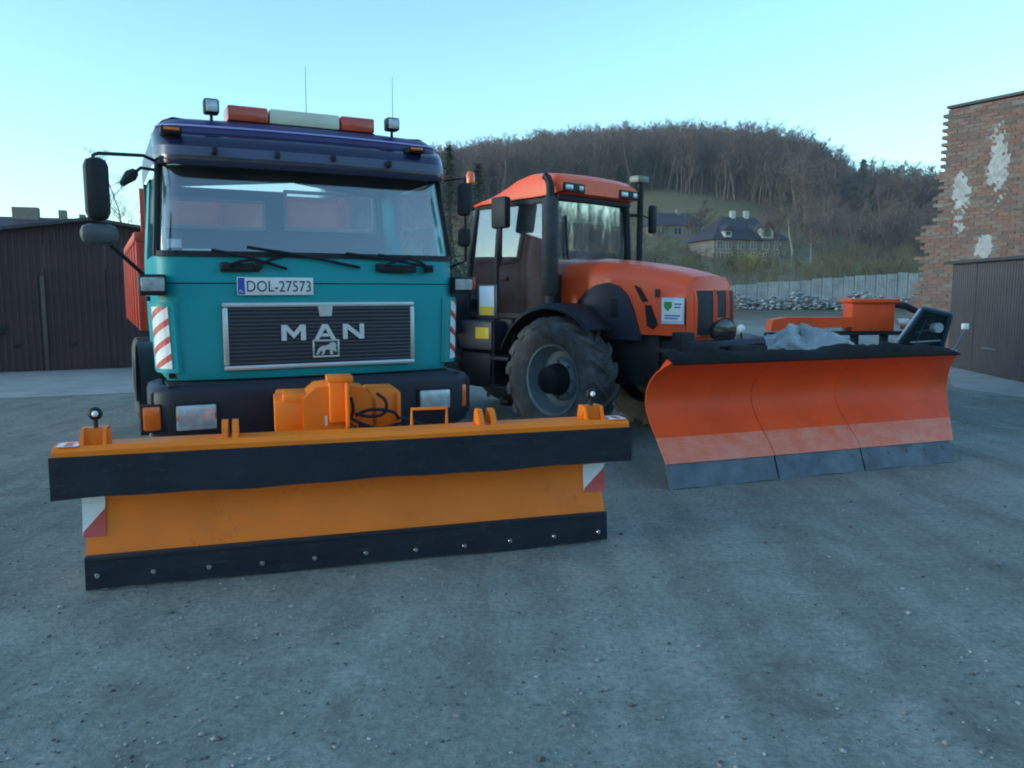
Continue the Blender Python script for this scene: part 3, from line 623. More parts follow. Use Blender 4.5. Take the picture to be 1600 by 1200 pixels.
# lower rubber cutting strip with bolts
xr = np.linspace(.0, L_ - .002, 60)
rr_rows = [[(x, -.004 - .012 * (1 - t) + bend(x), (.185 * t + (1 - t) * (.006 + abs(.012 * math.sin(x * 2.3 + .8)) * (random.random() * .6 + .4)))) for x in xr] for t in (0, .12, .4, .75, 1)]
strip = MB().sheet(rr_rows, (0, .03, 0)).build('rubber_cutting_strip', rubber, plow, 60)
boxpart('clamp_bar', (.004, -.008, .165), (L_ - .006, .012, .197), darkm, plow, .004)
for px, py in ((152, 900), (240, 893), (327, 886), (410, 880), (492, 872), (572, 864), (650, 859), (726, 853), (797, 845), (866, 838), (935, 831)):
    x, z = nq(px, py, -.02); MB().lathe([(.001, .014), (.012, .013), (.017, .006), (.018, -.01)], (x, -.015, z), (0, -1, 0), 12).build('bolt', chrome, strip)
# warning panels with slanted white and red fields at both ends
def warn_panel(q, mirror=False):
    (x0, z1), (x1, z0) = nq(*q[0], .06), nq(*q[1], .06); b = MB()
    def yy(z): return float(np.interp(z, [p[1] for p in prof], [p[0] for p in prof])) - .006
    zs2 = np.linspace(z0, z1, 9)
    for i in range(8):
        za, zb2 = zs2[i], zs2[i + 1]; ta, tb2 = (za - z0) / (z1 - z0), (zb2 - z0) / (z1 - z0)
        def brk(t): return min(1, max(0, (t - .1) / .55)) if not mirror else min(1, max(0, (t - .1) / .75))
        xa1, xb1 = x0 + (x1 - x0) * brk(ta), x0 + (x1 - x0) * brk(tb2)
        b.add([(x0, yy(za), za), (xa1, yy(za), za), (xb1, yy(zb2), zb2), (x0, yy(zb2), zb2)], [(0, 1, 2, 3)], 0)
        b.add([(xa1, yy(za), za), (x1, yy(za), za), (x1, yy(zb2), zb2), (xb1, yy(zb2), zb2)], [(0, 1, 2, 3)], 1)
    b.build('warning_panel', [whitep, redp], plow, 0)
warn_panel(((124, 776), (165, 838))); warn_panel(((915, 728), (948, 768)), True)
for x in (-.07, 2.98): boxpart('beam_reflector', (x, -.135, .8145), (x + .1, -.02, .8175), whitep, tbo); 
for x in (-.07, 2.98): boxpart('beam_reflector', (x + .035, -.13, .8178), (x + .07, -.04, .819), redp, tbo)
# end brackets with marker knobs, paired lugs
for (cxp, x_) in ((150, nq(150, 690, -.05)[0]), (925, nq(925, 650, -.05)[0])):
    br = MB(); 
    for dx in (-.055, .05): br.prism([(-.12, .805), (.05, .805), (.02, .895), (-.08, .895)], x_ + dx - .008, x_ + dx + .008, 0)
    br.prism([(x_ - .085, .808), (x_ + .08, .808), (x_ + .055, .893), (x_ - .055, .893)], -.07, -.055)
    br.box((x_ - .06, -.075, .88), (x_ + .058, .015, .893)); bo_ = br.build('marker_bracket', plowor, plow)
    st_ = MB().tube([(x_, -.03, .89), (x_, -.03, .945)], .012, 8); sphere_pts(st_, (x_, -.03, .965), .036, 8, (1, .6, 1)); st_.build('marker_holder', blackp, bo_)
    k_ = MB(); sphere_pts(k_, (x_ + .003, -.052, .967), .016, 6); k_.build('marker_reflector', whitep, bo_)
for px in (352, 368, 748, 767):
    x, z = nq(px, 668, -.02)
    MB().prism([(-.1, .8), (.05, .8), (.04, .86), (.01, .9), (-.04, .9), (-.08, .86)], x - .016, x + .016, 0).build('lifting_lug', plowor, plow)
# centre mounting: boxes, swivel post, hydraulic hoses, hand rail
def npl(name, q0, q1, y0_, y1_, bev=.01, m=plowor):
    (x0, z1), (x1, z0) = nq(*q0, y0_), nq(*q1, y0_); return boxpart(name, (x0, y0_, z0), (x1, y1_, z1), m, plow, bev)
h1 = npl('mounting_box', (428, 628), (486, 676), .28, .7); 
npl('mounting_box_cap', (442, 618), (490, 630), .28, .62, .006)
(x0, z1), (x1, z0) = nq(478, 605, .24), nq(532, 672, .24)
MB().prism([(x0 - .02, .6), (x1 + .03, .6), (x1 + .03, z1 + .01), (x0 + .06, z1 - .005), (x0 - .02, z1 - .07)], .24, .6).build('swivel_plate', plowor, plow)
npl('swivel_post', (514, 590), (549, 660), .2, .34, .012); npl('post_cap', (511, 589), (552, 597), .19, .36, .006)
npl('post_web', (541, 600), (547, 668), .1, .2, .003)
(x0, z1), (x1, z0) = nq(548, 604, .3), nq(575, 668, .3)
MB().prism([(x0, .6), (x1 + .06, .6), (x1 + .05, z1 - .09), (x1 - .02, z1 - .01), (x0, z1)], .3, .55).build('swivel_plate', plowor, plow)
npl('mounting_box', (578, 612), (626, 672), .3, .7)
npl('box_edge', (620, 613), (627, 668), .27, .3, .004)
(x0, z1), (x1, z0) = nq(428, 672, .3), nq(626, 690, .3)
boxpart('push_frame', (x0, .2, .42), (x1, .5, .62), plowor, plow, .02); boxpart('push_arm', (x0 + .1, .5, .5), (x0 + .25, 1.4, .62), plowor, plow, .02); boxpart('push_arm', (x1 - .25, .5, .5), (x1 - .1, 1.4, .62), plowor, plow, .02)
boxpart('mounting_plate', (x0 + .02, 1.3, .45), (x1 - .02, 1.36, .9), plowor, plow, .02)
boxpart('label_plate', (nq(508, 668, .235)[0], .232, .80), (nq(512, 668, .235)[0], .236, .86), cream, plow)
hoses = [[(545, 612), (541, 640), (552, 655), (590, 668), (628, 662)], [(556, 650), (580, 640), (612, 642), (624, 655)], [(590, 616), (602, 626), (600, 645), (580, 652), (556, 646)], [(626, 652), (640, 656), (660, 664), (665, 668)], [(548, 620), (552, 642), (545, 660), (556, 668)], [(560, 664), (590, 672), (622, 668)]]
for k, hp in enumerate(hoses):
    P = []
    for i, q in enumerate(hp):
        x, z = nq(*q, .2); P.append((x, .2 + .03 * math.sin(i * 2 + k), z))
    # smooth the run
    Q = []
    for i in range(len(P) - 1):
        p0, p1, p2, p3 = [np.array(P[max(0, min(len(P) - 1, i + d))]) for d in (-1, 0, 1, 2)]
        for t in np.linspace(0, 1, 6, endpoint=False): Q.append(tuple(.5 * ((2 * p1) + (p2 - p0) * t + (2 * p0 - 5 * p1 + 4 * p2 - p3) * t * t + (3 * p1 - p0 - 3 * p2 + p3) * t ** 3)))
    Q.append(P[-1]); tubepart('hydraulic_hose', Q, .010, rubber, plow, 7)
(x0, z1), (x1, z0) = nq(641, 641, .1), nq(695, 640, .1)
tubepart('hand_rail', [(x0, .05, .8), (x0, .05, .905), (x1, .05, .905), (x1, .05, .8)], .011, plowor, plow)
for x in (.5, 2.5):
    lg = MB().tube([(x, .3, .3), (x, .3, .06)], .03, 8); lg.lathe([(.001, 0), (.09, 0), (.09, .02), (.03, .05)], (x, .3, 0), (0, 0, 1), 14); lg.build('support_foot', steel, plow)

# ================================================================== TRACTOR
RF = Frame(1.092, 9.048, -46)                      # local x = forward, local y = far side
trac = frame_thing(RF, 'tractor', 'orange farm tractor with black cab pillars standing beside the teal truck', 'tractor')
def rx(px, py, c=-.4): return RF.xz(c, px, py)     # on a side plane
def ry(px, py, c=1.3): return RF.yz(c, px, py)     # on a cross plane
# bonnet
def hood_x(y, z=1.4): return 1.40 - .10 * (abs(y) / .43) ** 3.4 - .10 * max(0, (z - 1.45) / .35) ** 2
def hood_sec(x):
    hw = float(np.interp(x, [-.3, .2, .9, 1.3], [.46, .45, .43, .42])); zt = float(np.interp(x, [-.3, 0, .5, .9, 1.15, 1.3, 1.37], [1.93, 1.945, 1.9, 1.845, 1.8, 1.745, 1.66])); zb = 1.16
    P = [(-hw, zb), (-hw - .012, 1.35), (-hw, zt - .2)]
    for k in range(1, 7):
        t = math.pi / 2 * k / 6; P.append((-hw + .2 * (1 - math.cos(t)), zt - .2 + .19 * math.sin(t)))
    P.append((0, zt + .018)); Q = [(-a, b) for a, b in reversed(P[:-1])]; return P + Q
rows = []
for x in (-.3, -.2, .0, .25, .5, .75, .95, 1.1, 1.2): rows.append([(x, p[0], p[1]) for p in hood_sec(x)])
s_end = hood_sec(1.3)
for k in (.985, .95, .88, .75, .5, .25, .02):
    rows.append([(max(1.2, hood_x(p[0] * k, p[1])), p[0] * k, 1.16 + (p[1] - 1.16) * (1 - (1 - k) * .0)) if True else None for p in s_end])
# nose closed as a curved front wall
front_rows = []
zs_ = np.linspace(1.1, 1.745, 9)
side_top = lambda z: .42 if z < 1.56 else .42 - .2 * (1 - math.sqrt(max(0, 1 - ((z - 1.555) / .2) ** 2)))
for z in zs_:
    hw = side_top(z); front_rows.append([(hood_x(y, z), y, z) for y in np.linspace(-hw, hw, 21)])
hood_rows = rows[:9]
edge = [(hood_x(p[0], p[1]), p[0], p[1]) for p in s_end]
bn = MB().sheet(hood_rows + [edge]).sheet(front_rows)
top_arc = [p for p in edge if p[2] > 1.6]
bn.sheet([[p for p in edge[3:-3]], [(hood_x(p[1] * .9, 1.745) if True else 0, p[1] * .9, min(p[2], 1.742)) for p in edge[3:-3]]])
bonnet = bn.build('bonnet', tracor, trac, 45)
# dark arched engine panels, louvres
arch = [(-.2, 1.1), (-.16, 1.3), (-.08, 1.46), (.06, 1.6), (.2, 1.665), (.36, 1.69), (.5, 1.655), (.62, 1.55), (.7, 1.4), (.76, 1.22), (.8, 1.1)]
for s in (-1, 1):
    a_, b_ = sorted((s * .43, s * .475))
    ep = MB().prism(arch, a_, b_, 1).build('engine_side_panel', navy, trac)
    boxpart('panel_latch', (.42, s * .474, 1.33), (.5, s * .486, 1.52), blackp, ep, .004)
    for q in ([(.69, 1.66), (.76, 1.64), (.86, 1.5), (.8, 1.49)], [(.83, 1.46), (.9, 1.46), (.99, 1.27), (.93, 1.22), (.86, 1.25)]):
        a_, b_ = sorted((s * .41, s * .452)); MB().prism(q, a_, b_, 1).build('bonnet_louvre', blackp, bonnet)
# grille openings on the nose
for y0_, y1_ in ((-.335, -.085), (-.05, .15), (.185, .385)):
    zt_ = 1.61; zz = np.linspace(1.16, zt_, 6); b = MB()
    b.sheet([[(hood_x(y, z) + .006, y, z) for y in np.linspace(y0_, y1_, 6)] for z in zz]); gm = b.build('bonnet_grille', mat('grille_mesh', (.025, .028, .032), .7, var=.3, scale=60), bonnet)
    fr2 = MB(); pts = [(hood_x(y0_, z) + .008, y0_, z) for z in zz] + [(hood_x(y1_, z) + .008, y1_, z) for z in zz[::-1]]
    fr2.tube(pts + [pts[0]], .012, 5); fr2.build('grille_surround', tracor, gm)
boxpart('grille_crossbar', (1.38, -.04, 1.31), (1.425, .14, 1.335), tracor, bonnet, .004)
boxpart('bonnet_badge', (.95, -.452, 1.54), (1.0, -.44, 1.62), inkm, bonnet)
# model lettering reduced to small dark marks on the bonnet flank, and the crest sticker
(x0, z1), (x1, z0) = rx(1034, 465, -.455), rx(1068, 507, -.455)
stk = boxpart('crest_sticker', (x0, -.458, z0), (x1, -.448, z1), lblue, bonnet, .003)
boxpart('crest_sticker_panel', (x0 + .015, -.4595, z0 + .03), (x1 - .015, -.457, z1 - .03), whitep, stk)
wq = (x1 - x0); hq = z1 - z0
MB().prism([(x0 + wq * .12, z1 - hq * .15), (x0 + wq * .48, z1 - hq * .15), (x0 + wq * .48, z1 - hq * .36), (x0 + wq * .3, z1 - hq * .52), (x0 + wq * .12, z1 - hq * .36)], -.4612, -.459, 1).build('crest_shield', greenp, stk)
for k, (f0, f1, zz_) in enumerate(((.58, .9, .22), (.58, .86, .34), (.15, .85, .66), (.15, .75, .76))): boxpart('sticker_line', (x0 + wq * f0, -.4612, z1 - hq * (zz_ + .05)), (x0 + wq * f1, -.459, z1 - hq * zz_), bluep, stk)
# engine and front frame
boxpart('engine_block', (-.35, -.36, .62), (.95, .36, 1.17), blackp, trac, .03)
boxpart('front_support', (.8, -.32, .55), (1.34, .32, 1.12), blackp, trac, .05)
boxpart('front_plate', (1.1, -.42, .95), (1.42, .42, 1.12), blackp, trac, .03)
boxpart('gearbox', (-2.6, -.3, .55), (-.3, .3, 1.15), blackp, trac, .04)
MB().tube([(0, -.85, .67), (0, .85, .67)], [.13, .13], 12).build('front_axle', blackp, trac)
MB().tube([(-2.4, -.9, .86), (-2.4, .9, .86)], .17, 12).build('rear_axle', blackp, trac)
# wheels with chevron lugs
def tractor_wheel(x, y, s, rad, w_, rimr, nl):
    prof = [(rimr, -w_ * .42), (rimr + .04, -w_ * .49), (rad * .72, -w_ * .55), (rad * .86, -w_ * .53), (rad * .925, -w_ * .45), (rad * .945, -w_ * .25), (rad * .95, 0), (rad * .945, w_ * .25), (rad * .925, w_ * .45), (rad * .86, w_ * .53), (rad * .72, w_ * .55), (rimr + .04, w_ * .49), (rimr, w_ * .42)]
    wh = MB().lathe(prof, (0, 0, 0), (0, 1, 0), 40).build('wheel', tyrem, trac); wh.location = (x, y, rad)
    # lug: bar from the shoulder to past the centre line, swept
    for side in (-1, 1):
        b = MB(); n = 5; secs = []
        for i in range(n):
            t = i / (n - 1); yy = side * (w_ * .56 - t * (w_ * .56 + w_ * .04)); ang = (t ** .8) * .30 ; r0 = rad * (.86 if i == 0 else .93); r1 = rad * (.955 if i == 0 else 1.0)
            hwid = .020 + .012 * (1 - t)
            sec = []
            for (rr_, dw) in ((r0, 1.5), (r1, 1.), (r1, -1.), (r0, -1.5)):
                a = ang + dw * hwid / rad; sec.append((rr_ * math.sin(a), yy, rr_ * math.cos(a)))
            secs.append(sec + [sec[0]])
        b.sheet(secs); b.add([p for p in secs[0][:4]], [(0, 1, 2, 3)]); b.add([p for p in secs[-1][:4]], [(3, 2, 1, 0)])
        lm = b.mesh('tread_lug', tyrem, 30)
        for k in range(nl):
            o = link('tread_lug', lm, wh); o.rotation_euler = (0, 2 * math.pi * (k + (.5 if side > 0 else 0)) / nl, 0)
    rp = [(rimr + .012, w_ * .44), (rimr + .02, w_ * .40), (rimr - .03, w_ * .36), (rimr - .06, w_ * .1), (rimr - .09, -.02), (rimr * .62, -.03), (rimr * .55, .02), (rimr * .4, .04), (rimr * .36, .12), (rimr * .3, .17), (.02, .19), (.001, .19)]
    rim = MB().lathe(rp, (0, 0, 0), (0, s, 0), 40).build('rim', rimm, wh)
    hb = MB().lathe([(rimr * .45, .025), (rimr * .45, .06), (rimr * .4, .1), (rimr * .37, .2), (rimr * .2, .225), (.001, .23)], (0, 0, 0), (0, s, 0), 24).build('hub', blackp, wh)
    for k in range(8):
        t = 2 * math.pi * k / 8; MB().tube([(math.cos(t) * rimr * .5, s * .0, math.sin(t) * rimr * .5), (math.cos(t) * rimr * .5, s * .05, math.sin(t) * rimr * .5)], .016, 6).build('wheel_nut', steel, wh)
    return wh
tractor_wheel(0, -.80, -1, .67, .36, .385, 17); tractor_wheel(0, .80, 1, .67, .36, .385, 17)
tractor_wheel(-2.4, -.85, -1, .86, .46, .50, 18); tractor_wheel(-2.4, .85, 1, .86, .46, .50, 18)
for s in (-1, 1):
    g = [[(.76 * math.cos(t) - .02, s * .58, .67 + .76 * math.sin(t)), (.76 * math.cos(t) - .02, s * .62, .69 + .775 * math.sin(t)), (.76 * math.cos(t) - .02, s * .95, .69 + .775 * math.sin(t)), (.76 * math.cos(t) - .02, s * 1.0, .665 + .75 * math.sin(t))] for t in np.linspace(R(42), R(158), 18)]
    MB().sheet(g, (0, 0, .012)).build('front_mudguard', blackp, trac)
    tubepart('mudguard_stay', [(-.05, s * .6, 1.44), (-.05, s * .4, 1.2), (-.02, s * .35, .9)], .02, blackp, trac)
    g = [[(-2.4 + .95 * math.cos(t), s * .6, .86 + .95 * math.sin(t)), (-2.4 + .95 * math.cos(t), s * 1.12, .86 + .95 * math.sin(t)), (-2.4 + .93 * math.cos(t), s * 1.14, .86 + .92 * math.sin(t))] for t in np.linspace(R(15), R(150), 16)]
    MB().sheet(g, (0, 0, .015)).build('rear_mudguard', blackp, trac)
# cab
CW = .68
A0, A1 = (-.30, 1.3), (-.27, 2.62); B0, B1 = (-1.12, 1.3), (-1.08, 2.6); C0, C1 = (-1.62, 1.45), (-1.50, 2.58)
boxpart('cab_floor', (-1.75, -CW, 1.05), (-.32, CW, 1.33), navy, trac, .03)
boxpart('cab_firewall', (-.42, -CW + .02, 1.3), (-.3, CW - .02, 1.8), blackp, trac, .01)
for s in (-1, 1):
    for (p, q, nm, r_) in ((A0, A1, 'front_pillar', .042), (B0, B1, 'door_pillar', .036), (C0, C1, 'rear_pillar', .045)):
        tubepart(nm, [(p[0], s * CW, p[1] - .05), ((p[0] + q[0]) / 2, s * (CW + .015), (p[1] + q[1]) / 2), (q[0], s * (CW - .06), q[1])], r_, blackp, trac, 8)
    yv = lambda z: s * (CW + .01 - .06 * max(0, (z - 1.95) / .65))
    dw = MB().sheet([[(x, yv(z), z) for x in (B0[0] + .03, -.7, A0[0] - .03)] for z in (1.33, 1.6, 1.95, 2.3, 2.58)], (0, s * .006, 0)).build('door_glass', glass_trac, trac, 60)
    boxpart('door_handle', (-1.04, s * (CW + .015), 1.72), (-.92, s * (CW + .045), 1.76), blackp, dw, .006)
    MB().sheet([[(x, yv(z), z) for x in (C0[0] + .05, B0[0] - .03)] for z in (1.5, 1.95, 2.3, 2.56)], (0, s * .006, 0)).build('quarter_glass', glass_trac, trac, 60)
    boxpart('cab_side_sill', (-1.75, s * (CW - .02), 1.28), (-.26, s * (CW + .03), 1.35), blackp, trac, .01)
    boxpart('cab_side_header', (-1.56, s * (CW - .1), 2.55), (-.24, s * (CW - .03), 2.62), blackp, trac, .01)
MB().sheet([[(-.31 + .02 * (z - 1.8) + .03 * (1 - (y / .6) ** 2), y, z) for y in np.linspace(-.63, .63, 9)] for z in (1.78, 2.0, 2.3, 2.58)], (.006, 0, 0)).build('front_windscreen', glass_ws, trac, 60)
MB().sheet([[(-.335 + .03 * (1 - (y / .6) ** 2), y, z) for y in np.linspace(-.58, .56, 7)] for z in (2.36, 2.58)], (.004, 0, 0)).build('sky_reflection_band', mat('pale_reflection', (.82, .85, .83), .6, var=.05), trac, 60)  # pale sheet standing in for sky reflected in the upper windscreen
MB().sheet([[(-1.58 + .1 * (z - 1.5), y, z) for y in (-.6, 0, .6)] for z in (1.5, 2.56)], (.006, 0, 0)).build('rear_glass', glass_trac, trac)
boxpart('rear_wall', (-1.72, -.62, 1.3), (-1.62, .62, 1.52), blackp, trac)
tubepart('windscreen_wiper', [rx and (-.25, -.42, 1.95), (-.255, -.44, 2.2), (-.26, -.45, 2.42)], .012, blackp, trac)
st = boxpart('driver_seat', (-1.25, -.25, 1.6), (-.8, .25, 1.75), seatm, trac, .05); boxpart('seat_back', (-1.35, -.24, 1.75), (-1.22, .24, 2.3), seatm, st, .05)
sw = MB(); c0 = Vector((-.62, 0, 1.98)); ax = Vector((-.5, 0, .86)); u = Vector((0, 1, 0)); v_ = ax.cross(u)
sw.tube([c0 + (u * math.cos(t) + v_ * math.sin(t)) * .2 for t in np.linspace(0, 2 * math.pi, 21)], .014, 6); sw.tube([c0 - u * .2, c0 + u * .2], .012, 5); sw.tube([c0, c0 - ax * .4], .03, 8); sw.build('steering_wheel', blackp, trac)
boxpart('dash_console', (-.55, -.3, 1.5), (-.38, .3, 1.92), blackp, trac, .04)
# moulded roof
def roof_sec(x):
    zt = float(np.interp(x, [-1.62, -1.5, -1.25, -1.05, -.8, -.6, -.4, -.22, -.12], [2.58, 2.655, 2.7, 2.755, 2.855, 2.895, 2.89, 2.86, 2.8])); zb = float(np.interp(x, [-1.62, -1.4, -.3, -.12], [2.57, 2.59, 2.62, 2.655])); hw = float(np.interp(x, [-1.62, -1.4, -.3, -.12], [.64, .69, .69, .66]))
    return [(x, -hw + .08, zb), (x, -hw, zb + .012), (x, -hw - .005, (zb + zt) / 2), (x, -hw + .03, zt - .03), (x, -hw + .1, zt - .008), (x, -.3, zt + .01), (x, 0, zt + .015), (x, .3, zt + .01), (x, hw - .1, zt - .008), (x, hw - .03, zt - .03), (x, hw + .005, (zb + zt) / 2), (x, hw, zb + .012), (x, hw - .08, zb)]
rs = [roof_sec(x) for x in (-1.62, -1.56, -1.5, -1.38, -1.25, -1.1, -.95, -.8, -.7, -.6, -.5, -.4, -.3, -.22, -.16, -.12)]
rb = MB().sheet([q + [q[0]] for q in rs]); rb.add(rs[0], [tuple(range(len(rs[0])))]); rb.add(rs[-1], [tuple(range(len(rs[-1])))])
troof = rb.build('cab_roof', tracor, trac, 45)
for y0_, y1_ in ((-.65, -.3), (.3, .65)):
    rec = boxpart('roof_lamp_recess', (-.3, y0_, 2.655), (-.108, y1_, 2.755), blackp, troof, .01)
    boxpart('roof_lamp', (-.12, y0_ + .03, 2.68), (-.104, y0_ + .15, 2.735), lampg, rec, .006); boxpart('roof_lamp', (-.12, y1_ - .1, 2.68), (-.104, y1_ - .03, 2.735), lampg, rec, .006)
boxpart('roof_front_header', (-.32, -.62, 2.58), (-.2, .62, 2.64), blackp, trac, .01)
# exhaust, mast with work lamp, mirrors, beacon, side boxes
ex = MB().tube([(-.20, -.76, 1.42), (-.20, -.76, 1.55)], .05, 12); ex.tube([(-.20, -.76, 1.55), (-.20, -.76, 1.6), (-.20, -.76, 2.55), (-.20, -.76, 2.6)], [.05, .088, .088, .05], 16)
exo = ex.build('exhaust_stack', mat('exhaust_metal', (.04, .042, .046), .6, .3, var=.3, scale=12, dirt=.4, dirtcol=(.07, .06, .06)), trac)
MB().tube([(-.20, -.76, 2.6), (-.20, -.76, 2.72), (-.23, -.765, 2.79), (-.27, -.77, 2.82)], [.045, .045, .042, .042], 12).build('exhaust_tip', blackp, exo)
tubepart('exhaust_bracket', [(-.2, -.76, 1.5), (-.25, -.45, 1.35)], .03, blackp, trac)
my, _ = ry(1000, 340, -.2); _, mzt = ry(1000, 285, -.2)
mast = tubepart('lamp_mast', [(-.2, my, 1.45), (-.2, my, mzt)], .038, blackp, trac, 8)
boxpart('mast_lamp', (-.28, my - .12, mzt - .01), (-.14, my + .1, mzt + .07), mat('weathered_lamp', (.2, .19, .15), .5, var=.2), mast, .02)
tubepart('mast_bracket', [(-.3, .6, 2.5), (-.2, my, 2.5)], .02, blackp, mast, 6); tubepart('mast_bracket', [(-.3, .6, 1.6), (-.2, my, 1.6)], .02, blackp, mast, 6)
yy_, zz_ = ry(1020, 343, -.15)
fm = boxpart('mirror_housing', (-.2, yy_ - .05, zz_ - .17), (-.12, yy_ + .06, zz_ + .17), blackp, trac, .03)
tubepart('mirror_arm', [(-.16, yy_, zz_), (-.2, my, zz_ + .05)], .01, blackp, trac, 6)
(x0, z1), (x1, z0) = rx(771, 309, -.85), rx(796, 356, -.85)
nm_ = boxpart('mirror_housing', (x0, -.9, z0), (x1 - .02, -.8, z1), blackp, trac, .03)
tubepart('mirror_arm', [((x0 + x1) / 2, -.85, z0 + .02), ((x0 + x1) / 2 - .02, -.84, 1.95), (-1.08, -.70, 1.9)], .014, blackp, trac, 6)
bx_, bz_ = rx(735, 277, -.7)
bc = MB().tube([(bx_, -.68, 2.55), (bx_, -.7, bz_ - .07)], .014, 6).tube([(bx_, -.68, 2.57), (-1.5, -.62, 2.59)], .014, 6).build('beacon_stalk', blackp, trac)
MB().lathe([(.052, 0), (.055, .03), (.05, .1), (.03, .135), (.001, .14)], (bx_, -.7, bz_ - .07), (0, 0, 1), 16).build('beacon', amber, bc)
bx2, bz2 = rx(722, 318, -.7)
(x0, z1), (x1, z0) = rx(750, 447, -.72), rx(773, 493, -.72)
ls = boxpart('door_sticker', (x0, -.732, z0), (x1, -.72, z1), lblue, trac, .003); boxpart('sticker_footer', (x0 + .004, -.7345, z0 + .004), (x1 - .004, -.731, z0 + (z1 - z0) * .3), yellowp, ls)
boxpart('sticker_backing', (x0 - .05, -.722, z0 - .04), (x1 + .04, -.66, z1 + .02), navy, trac, .01)
boxpart('toolbox', (-1.62, -.9, .92), (-.98, -.5, 1.26), navy, trac, .03, label='dark steel toolbox with a yellow label')
(x0, z1), (x1, z0) = rx(743, 511, -.905), rx(764, 530, -.905); boxpart('warning_label', (x0, -.908, z0), (x1, -.898, z1), yellowp, trac, .002)
ft = boxpart('fuel_tank', (-1.6, -.88, .48), (-1.02, -.4, .9), blackp, trac, .06)
for k in range(2): boxpart('cab_step', (-.95, -.98, .5 + k * .33), (-.62, -.7, .54 + k * .33), blackp, trac, .008)
tubepart('step_rail', [(-.95, -.9, .48), (-.95, -.88, 1.3)], .02, blackp, trac, 6); tubepart('step_rail', [(-.62, -.9, .48), (-.66, -.86, 1.3)], .02, blackp, trac, 6)
(x0, z1) = rx(718, 432, -.8); boxpart('side_reflector', (-1.5, -.72, 1.62), (-1.46, -.70, 1.76), redlens, trac, .004)

# ================================================================== ARTICULATED-LOOKING SECTIONED BLADE ON THE TRACTOR
PF = Frame(1.27, 6.35, 20.14)
blade = frame_thing(PF, 'snow_plough', 'curved red-orange three-section snow plough blade on the orange tractor', 'snow plough')
def pq(px, py, c=0.): return PF.xz(c, px, py)
secs = ((0.0, 1.065), (1.075, 2.005), (2.015, 3.085))
cp = [(.045, .2), (.10, .27), (.17, .34), (.215, .385), (.32, .49), (.385, .59), (.405, .67), (.39, .76), (.33, .85), (.23, .93), (.12, .985), (.03, 1.02)]
for k, (x0, x1) in enumerate(secs):
    wob = .006 * (k - 1)
    ext = lambda x, c: x + (.8 * c * (x - x0) / (x1 - x0) if k == 2 else 0)     # slanted end cut of the last section
    xs_ = np.linspace(x0, x1, 9)
    mo = MB().sheet([[(ext(x, p[0]), p[0] + wob, p[1]) for x in xs_] for p in cp[3:]], (0, .012, .004)).build('mouldboard_section', bladeor, blade, 60)
    MB().sheet([[(ext(x, p[0]), p[0] + wob, p[1]) for x in xs_] for p in cp[:4]], (0, .012, -.004)).build('worn_lower_band', worn, mo, 60)
    ce = MB().sheet([[(x, -.02 + .09 * t + wob - .002, .225 * t + (0 if t else .004 + .006 * math.sin(x * 9))) for x in np.linspace(x0 + .006, x1 - .006, 7)] for t in (0, .4, .75, 1)], (0, .025, 0)).build('cutting_edge', steel, blade, 60)
    for j in range(5):
        x = x0 + .1 + j * (x1 - x0 - .2) / 4; MB().lathe([(.001, .008), (.016, .007), (.018, -.004)], (x, .038, .14), (0, -1, .35), 10).build('bolt', steel, ce)
    for x in (x0 + (.14 if k == 0 else .02), x1 - (.14 if k == 2 else .02)):
        MB().prism([(p[0] + .012 + wob, p[1]) for p in cp] + [(.3, 1.03), (.5, .85), (.52, .6), (.4, .3), (.2, .15)], x - .009, x + .009, 0).build('section_rib', bladeor, mo)
    boxpart('back_beam', (x0 + .22, .42, .35), (x1 - .03, .52, .48), bladeor, mo, .01); boxpart('back_beam', (x0 + .22, .43, .74), (x1 - .03, .5, .84), bladeor, mo, .01)
# folded black rubber deflector along the top edge
rngf = random.Random(3); xs_ = np.linspace(.02, 3.09, 60); rw = []
for t in np.linspace(0, 1, 6):
    row = []
    for i, x in enumerate(xs_):
        wv = .022 * math.sin(x * 3.1 + 1) + .016 * math.sin(x * 11.3 + 2 * math.sin(x * 2.3)) + rngf.uniform(-.016, .016)
        row.append((x, .0 + .30 * t + .03 * math.sin(x * 4.4) * t, 1.022 + .075 * math.sin(min(1, t * 1.25) * 1.7) + wv * t))
    rw.append(row)
MB().sheet(rw, (0, .006, -.012)).build('rubber_deflector', mat('torn_black_rubber', (.007, .006, .006), .85, spec=.15, var=.4, scale=9, bump=.4, bscale=22), blade, 60)
# push frame towards the tractor nose, rams, round work lamp, side marker
def to_P(wp): d = np.array(wp) - PF.o; return (float(d @ PF.ax[0]), float(d @ PF.ax[1]), float(wp[2]))
nose = to_P(RF.w(1.36, 0, .8)); nl_, nr_ = to_P(RF.w(1.38, -.3, .8)), to_P(RF.w(1.38, .3, .8))
for a, c in (((.75, .5, .45), nl_), ((1.75, .5, .45), nr_)): tubepart('push_arm', [a, ((a[0] + c[0]) / 2, (a[1] + c[1]) / 2, .55), (c[0], c[1], .72)], .06, blackp, blade, 8)
tubepart('angle_ram', [(.5, .5, .8), (nose[0] - .1, nose[1] - .2, .85)], .045, steel, blade, 8); tubepart('angle_ram', [(1.9, .5, .8), (nose[0] + .25, nose[1] - .2, .85)], .045, steel, blade, 8)
hd = MB().box((nose[0] - .38, nose[1] - .25, .6), (nose[0] + .38, nose[1] - .05, 1.08), .03).build('headstock', blackp, blade)
MB().tube([(nose[0] - .5, nose[1] - .35, 1.06), (nose[0] + .15, .75, 1.12)], .05, 8).build('hydraulic_block', navy, hd)
